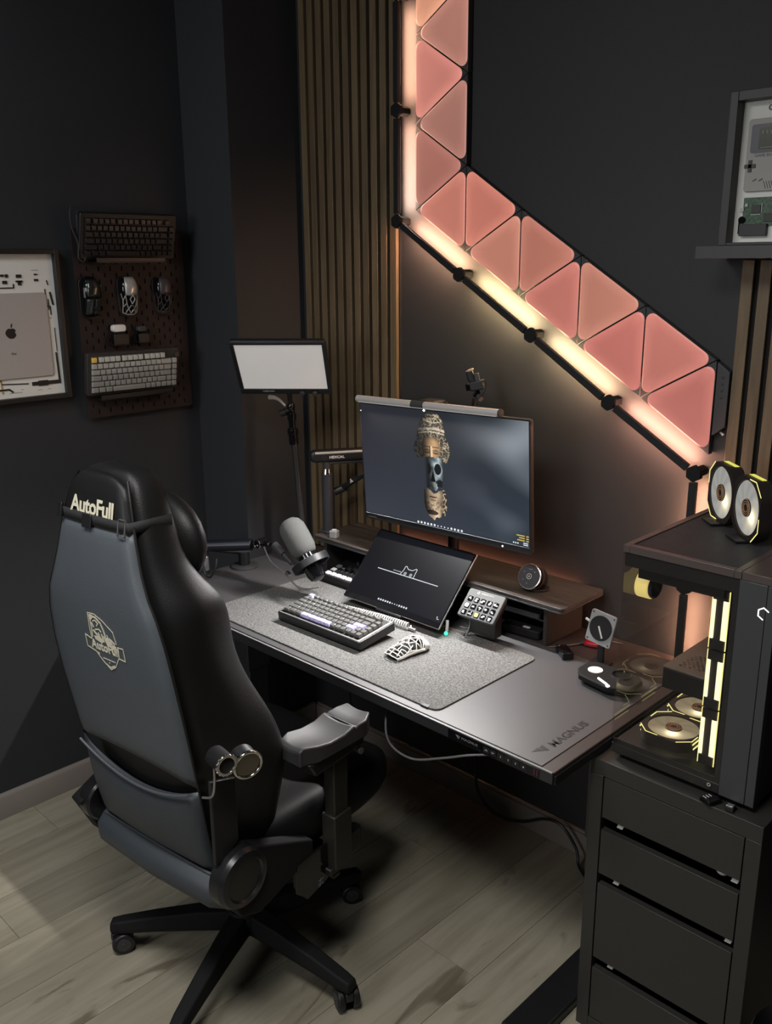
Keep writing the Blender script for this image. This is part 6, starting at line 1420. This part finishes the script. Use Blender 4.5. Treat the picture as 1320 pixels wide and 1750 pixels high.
# pillow with its strap
MB().ell((0.004, -0.182, 1.176), (0.138, 0.055, 0.106), 28).build('neck_pillow', M['leather'], ch, angle=80)
z0 = 1.248; mb = MB()
prof = []
for k in range(25):
    u = -1+2*k/24; prof.append(backpt(u, z0, 0.0125))
ring_ = [Vector((-0.124, -0.240, z0))]+prof+[Vector((0.124, -0.240, z0))]
vs = []
for p in ring_: vs += [p+Vector((0, 0, -0.011)), p+Vector((0, 0, 0.011))]
mb._add(vs, [(2*i, 2*i+1, 2*i+3, 2*i+2) for i in range(len(ring_)-1)])
st = mb.build('pillow_strap', mat('strap_webbing', (0.014, 0.014, 0.014), 0.7, bump=0.4, bscale=900), ch, solid=0.0025, angle=70)
bk = onback(0.096, 1.246); p_ = rrect(0.020, 0.034, 0.004)
MB().ribbon([(x_, y_) for x_, y_ in p_], 0.0026, 0.003, bk, closed=True).build('buckle', M['alu'], st)
MB().prism(rrect(0.030, 0.028, 0.003), 0.004, onback(-0.012, 1.244)).build('slider', M['black'], st, bevel=0.001)
MB().prism(rrect(0.016, 0.030, 0.003), 0.006, onback(-0.108, 1.252)).build('end_buckle', M['black'], st, bevel=0.001)
# seat
rings = []
for y_, hw, z0_, z1_, dip in ((-0.17, 0.19, 0.40, 0.50, 0.0), (-0.12, 0.23, 0.385, 0.53, 0.02), (0.0, 0.255, 0.38, 0.545, 0.035), (0.14, 0.262, 0.38, 0.55, 0.035), (0.25, 0.255, 0.385, 0.545, 0.02), (0.31, 0.235, 0.40, 0.53, 0.005), (0.335, 0.20, 0.43, 0.50, 0)):
    rings.append([(-hw*0.9, y_, z0_), (0, y_, z0_), (hw*0.9, y_, z0_), (hw, y_, (z0_+z1_)/2), (hw*0.95, y_, z1_), (hw*0.70, y_, z1_-dip*0.4), (hw*0.45, y_, z1_-dip), (0, y_, z1_-dip), (-hw*0.45, y_, z1_-dip), (-hw*0.70, y_, z1_-dip*0.4), (-hw*0.95, y_, z1_), (-hw, y_, (z0_+z1_)/2)])
MB().loft(rings).build('seat', mat('seat_leather', (0.006, 0.006, 0.006), 0.6, spec=0.2), ch, sub=2)
MB().box2((-0.15, -0.12, 0.335), (0.15, 0.16, 0.385)).box2((-0.09, -0.10, 0.30), (0.09, 0.10, 0.336)).build('tilt_mechanism', M['black'], ch, bevel=0.006)
MB().cyl((0.09, 0.04, 0.325), (0.24, 0.05, 0.325), 0.006).box((0.25, 0.05, 0.325), (0.05, 0.022, 0.010)).build('height_lever', M['black'], ch, bevel=0.001)
# recliner covers and back frame, both sides
for s_ in (1, -1):
    kx_, kr_ = (0.232, 1.0) if s_ > 0 else (0.208, 0.78)
    mm = MB(); fm = frame((s_*kx_, -0.235, 0.487), (0, s_, 0), (0, 0, 1))
    mm.lathe([(0.062*kr_, 0), (0.068*kr_, 0.006), (0.068*kr_, 0.034), (0.062*kr_, 0.044), (0.050*kr_, 0.047), (0.046*kr_, 0.042)], fm, 40)
    rc_ = mm.build('recliner_cover', mat('satin_black_cover', (0.010, 0.010, 0.011), 0.30), ch, angle=30)
    x0, x1 = sorted((s_*0.228, s_*0.268))
    MB().prism([(-0.295, 0.50), (-0.245, 0.395), (-0.19, 0.372), (-0.02, 0.42), (-0.02, 0.46), (-0.15, 0.52), (-0.20, 0.545)], x1-x0, frame((x0, 0, 0), (0, 1, 0), (0, 0, 1))).build('hinge_cover', M['matte'], ch, bevel=0.004)
    if s_ > 0: MB().prism([(-0.290, 0.54), (-0.262, 0.54), (-0.225, 0.57), (-0.225, 0.715), (-0.290, 0.735)], 0.010, frame((s_*0.246-0.005, 0, 0), (0, 1, 0), (0, 0, 1))).build('back_frame', M['black'], ch, bevel=0.002)
    MB().box2((min(s_*0.235, s_*0.262), -0.06, 0.335), (max(s_*0.235, s_*0.262), 0.16, 0.40)).build('side_cover', M['black'], ch, bevel=0.006)
# adjusting wheels on the right of the back
MB().cyl((0.245, -0.270, 0.785), (0.292, -0.283, 0.787), 0.0215, n=32).build('lumbar_wheel', M['matte'], ch, bevel=0.002)
fm = frame((0.292, -0.283, 0.787), (0.24, 0.97, 0), (0, 0, 1))
mb = MB().ring(fm, 0.0222, 0.0165, 0.005, 40)
for k in range(16): mb.prism([(0.0210, -0.002), (0.0238, -0.002), (0.0238, 0.002), (0.0210, 0.002)], 0.004, fm @ Matrix.Rotation(R(22.5*k), 4, 'Z'))
mb.build('toothed_ring', M['chrome'], ch, bevel=0.0004)
fm2 = frame((0.300, -0.236, 0.770), (0.32, 0.95, 0.0), (0.12, 0, 1))
MB().lathe([(0.027, -0.030), (0.027, 0.0)], fm2, 32).build('rear_wheel', M['black'], ch, bevel=0.001)
MB().ring(fm2, 0.0320, 0.0265, 0.008, 40).build('chrome_rim', M['chrome'], ch, bevel=0.0015)
MB().lathe([(0.0260, 0), (0.0260, 0.004)], fm2, 32).build('wheel_face', mat('bronze_face', (0.16, 0.14, 0.11), 0.25, 0.8), ch)
MB().tube([(0.235, -0.300, 0.700), (0.262, -0.298, 0.712), (0.272, -0.298, 0.745), (0.270, -0.294, 0.785), (0.262, -0.285, 0.800)], 0.0024, 8, smooth=6).build('wire', M['alu'], ch)
# armrests
for s_ in (1, -1):
    tx = s_*0.262; ty = 0.036
    prof = [(-0.112, 0.004), (-0.100, 0.010), (-0.070, 0.008), (-0.030, 0.000), (0.015, 0.001), (0.044, 0.010), (0.052, 0.003), (0.060, 0.007), (0.085, 0.008), (0.112, 0.014)]
    rot_ = Matrix.Rotation(R(-3*s_), 3, 'Z')
    rings = []
    for y_, dz in prof:
        hw = 0.050 if -0.09 < y_ < 0.10 else 0.036
        rings.append([Vector((tx, ty, 0.700)) + rot_ @ Vector(q_) for q_ in ((-hw, y_, -0.022), (hw, y_, -0.022), (hw, y_, dz+0.012), (hw*0.5, y_, dz+0.008), (0, y_, dz+0.006), (-hw*0.5, y_, dz+0.008), (-hw, y_, dz+0.012))])
    ap_ = MB().loft(rings).build('arm_pad', mat('soft_grey_pad', (0.030, 0.029, 0.030), 0.48), ch, bevel=0.004)
    MB().box((tx, ty+0.052, 0.708), (0.1006, 0.0025, 0.016), rot_).build('pad_joint', M['black'], ap_)
    MB().prism([(-0.095, -0.022), (0.10, -0.022), (0.085, -0.050), (-0.075, -0.058)], 0.080, frame((tx-0.04, ty, 0.700), (0, 1, 0), (0, 0, 1))).build('arm_housing', M['black'], ch, bevel=0.005)
    MB().box2((tx+s_*0.012-0.016, ty-0.004, 0.47), (tx+s_*0.012+0.016, ty+0.044, 0.66)).box2((tx+s_*0.012-0.021, ty-0.010, 0.36), (tx+s_*0.012+0.021, ty+0.050, 0.50)).build('arm_post', mat('post_olive_black', (0.016, 0.0155, 0.012), 0.45), ch, bevel=0.003)
    x0, x1 = sorted((s_*0.10, tx+s_*0.025)); MB().box2((x0, ty-0.02, 0.345), (x1, ty+0.06, 0.362)).build('arm_bracket', M['black'], ch, bevel=0.003)
    MB().cyl((tx+s_*0.03, ty+0.075, 0.640), (tx+s_*0.045, ty+0.075, 0.640), 0.008).build('arm_button', M['alu'], ch)
# little printed plate on the right side cover
p_ = MB().prism([(-0.03, 0), (0.085, 0.0), (0.10, -0.035), (0.07, -0.095), (0.0, -0.11), (-0.035, -0.075)], 0.006, frame((0.264, -0.045, 0.425), (0, 1, 0), (0, 0, 1))).build('printed_side_plate', M['gloss'], ch, bevel=0.0015)
fm = frame((0.2705, 0.000, 0.336), (0, 1, 0), (0, 0, 1))
mb = MB()
for pts in ([(-0.010, 0.006), (0.010, 0.008)], [(-0.002, 0.012), (-0.004, -0.010)], [(0.004, 0.010), (0.002, -0.006), (0.010, -0.008)], [(-0.010, -0.004), (0.0, 0.002)], [(-0.008, -0.010), (0.000, -0.006)]): mb.ribbon(pts, 0.0016, 0.0004, fm)
mb.build('side_print', M['mgrey'], p_)
# gas lift, five-star base, casters
MB().cyl((0, 0, 0.10), (0, 0, 0.20), 0.030, n=28).cyl((0, 0, 0.20), (0, 0, 0.305), 0.021, n=28).build('gas_lift', M['black'], ch, bevel=0.002)
MB().lathe([(0.048, 0.080), (0.056, 0.092), (0.056, 0.128), (0.044, 0.140)], Matrix(), 32).build('base_hub', M['matte'], ch)
a0 = math.atan2(-0.901, 0.435) - R(6)
for k in range(5):
    a_ = a0+2*PI*k/5; d = Vector((math.cos(a_), math.sin(a_), 0)); s2 = Vector((-d.y, d.x, 0)); rings = []
    for rr_, hw, zt_, zb_ in ((0.035, 0.034, 0.136, 0.082), (0.12, 0.030, 0.130, 0.078), (0.24, 0.025, 0.112, 0.070), (0.325, 0.022, 0.096, 0.062), (0.352, 0.018, 0.090, 0.062)):
        c_ = d*rr_; up = Vector((0, 0, 1))
        rings.append([c_-s2*hw*0.85+up*zb_, c_+s2*hw*0.85+up*zb_, c_+s2*hw+up*(zb_+0.012), c_+s2*hw*0.72+up*zt_, c_-s2*hw*0.72+up*zt_, c_-s2*hw+up*(zb_+0.012)])
    MB().loft(rings).build('base_leg', M['matte'], ch, bevel=0.004)
    sw = Matrix.Rotation(R((25, 60, 140, 200, -30)[k]), 3, 'Z'); cc = d*0.338
    cs = MB().cyl(cc+Vector((0, 0, 0.050)), cc+Vector((0, 0, 0.066)), 0.011).box(cc+Vector((0, 0, 0.046)), (0.020, 0.030, 0.022), sw).build('caster', M['black'], ch, bevel=0.003)
    for q_ in (-1, 1):
        p0 = cc+sw @ Vector((q_*0.010, 0.012, 0.0295)); p1 = cc+sw @ Vector((q_*0.027, 0.012, 0.0295))
        MB().cyl(p0, p1, 0.029, n=28).build('wheel', M['black'], cs, bevel=0.004)
        MB().cyl(p1, p1+sw @ Vector((q_*0.0012, 0, 0)), 0.018, n=24).cyl(p1, p1+sw @ Vector((q_*0.0020, 0, 0)), 0.006, n=16).build('hub_cap', M['dgrey'], cs, bevel=0.0004)
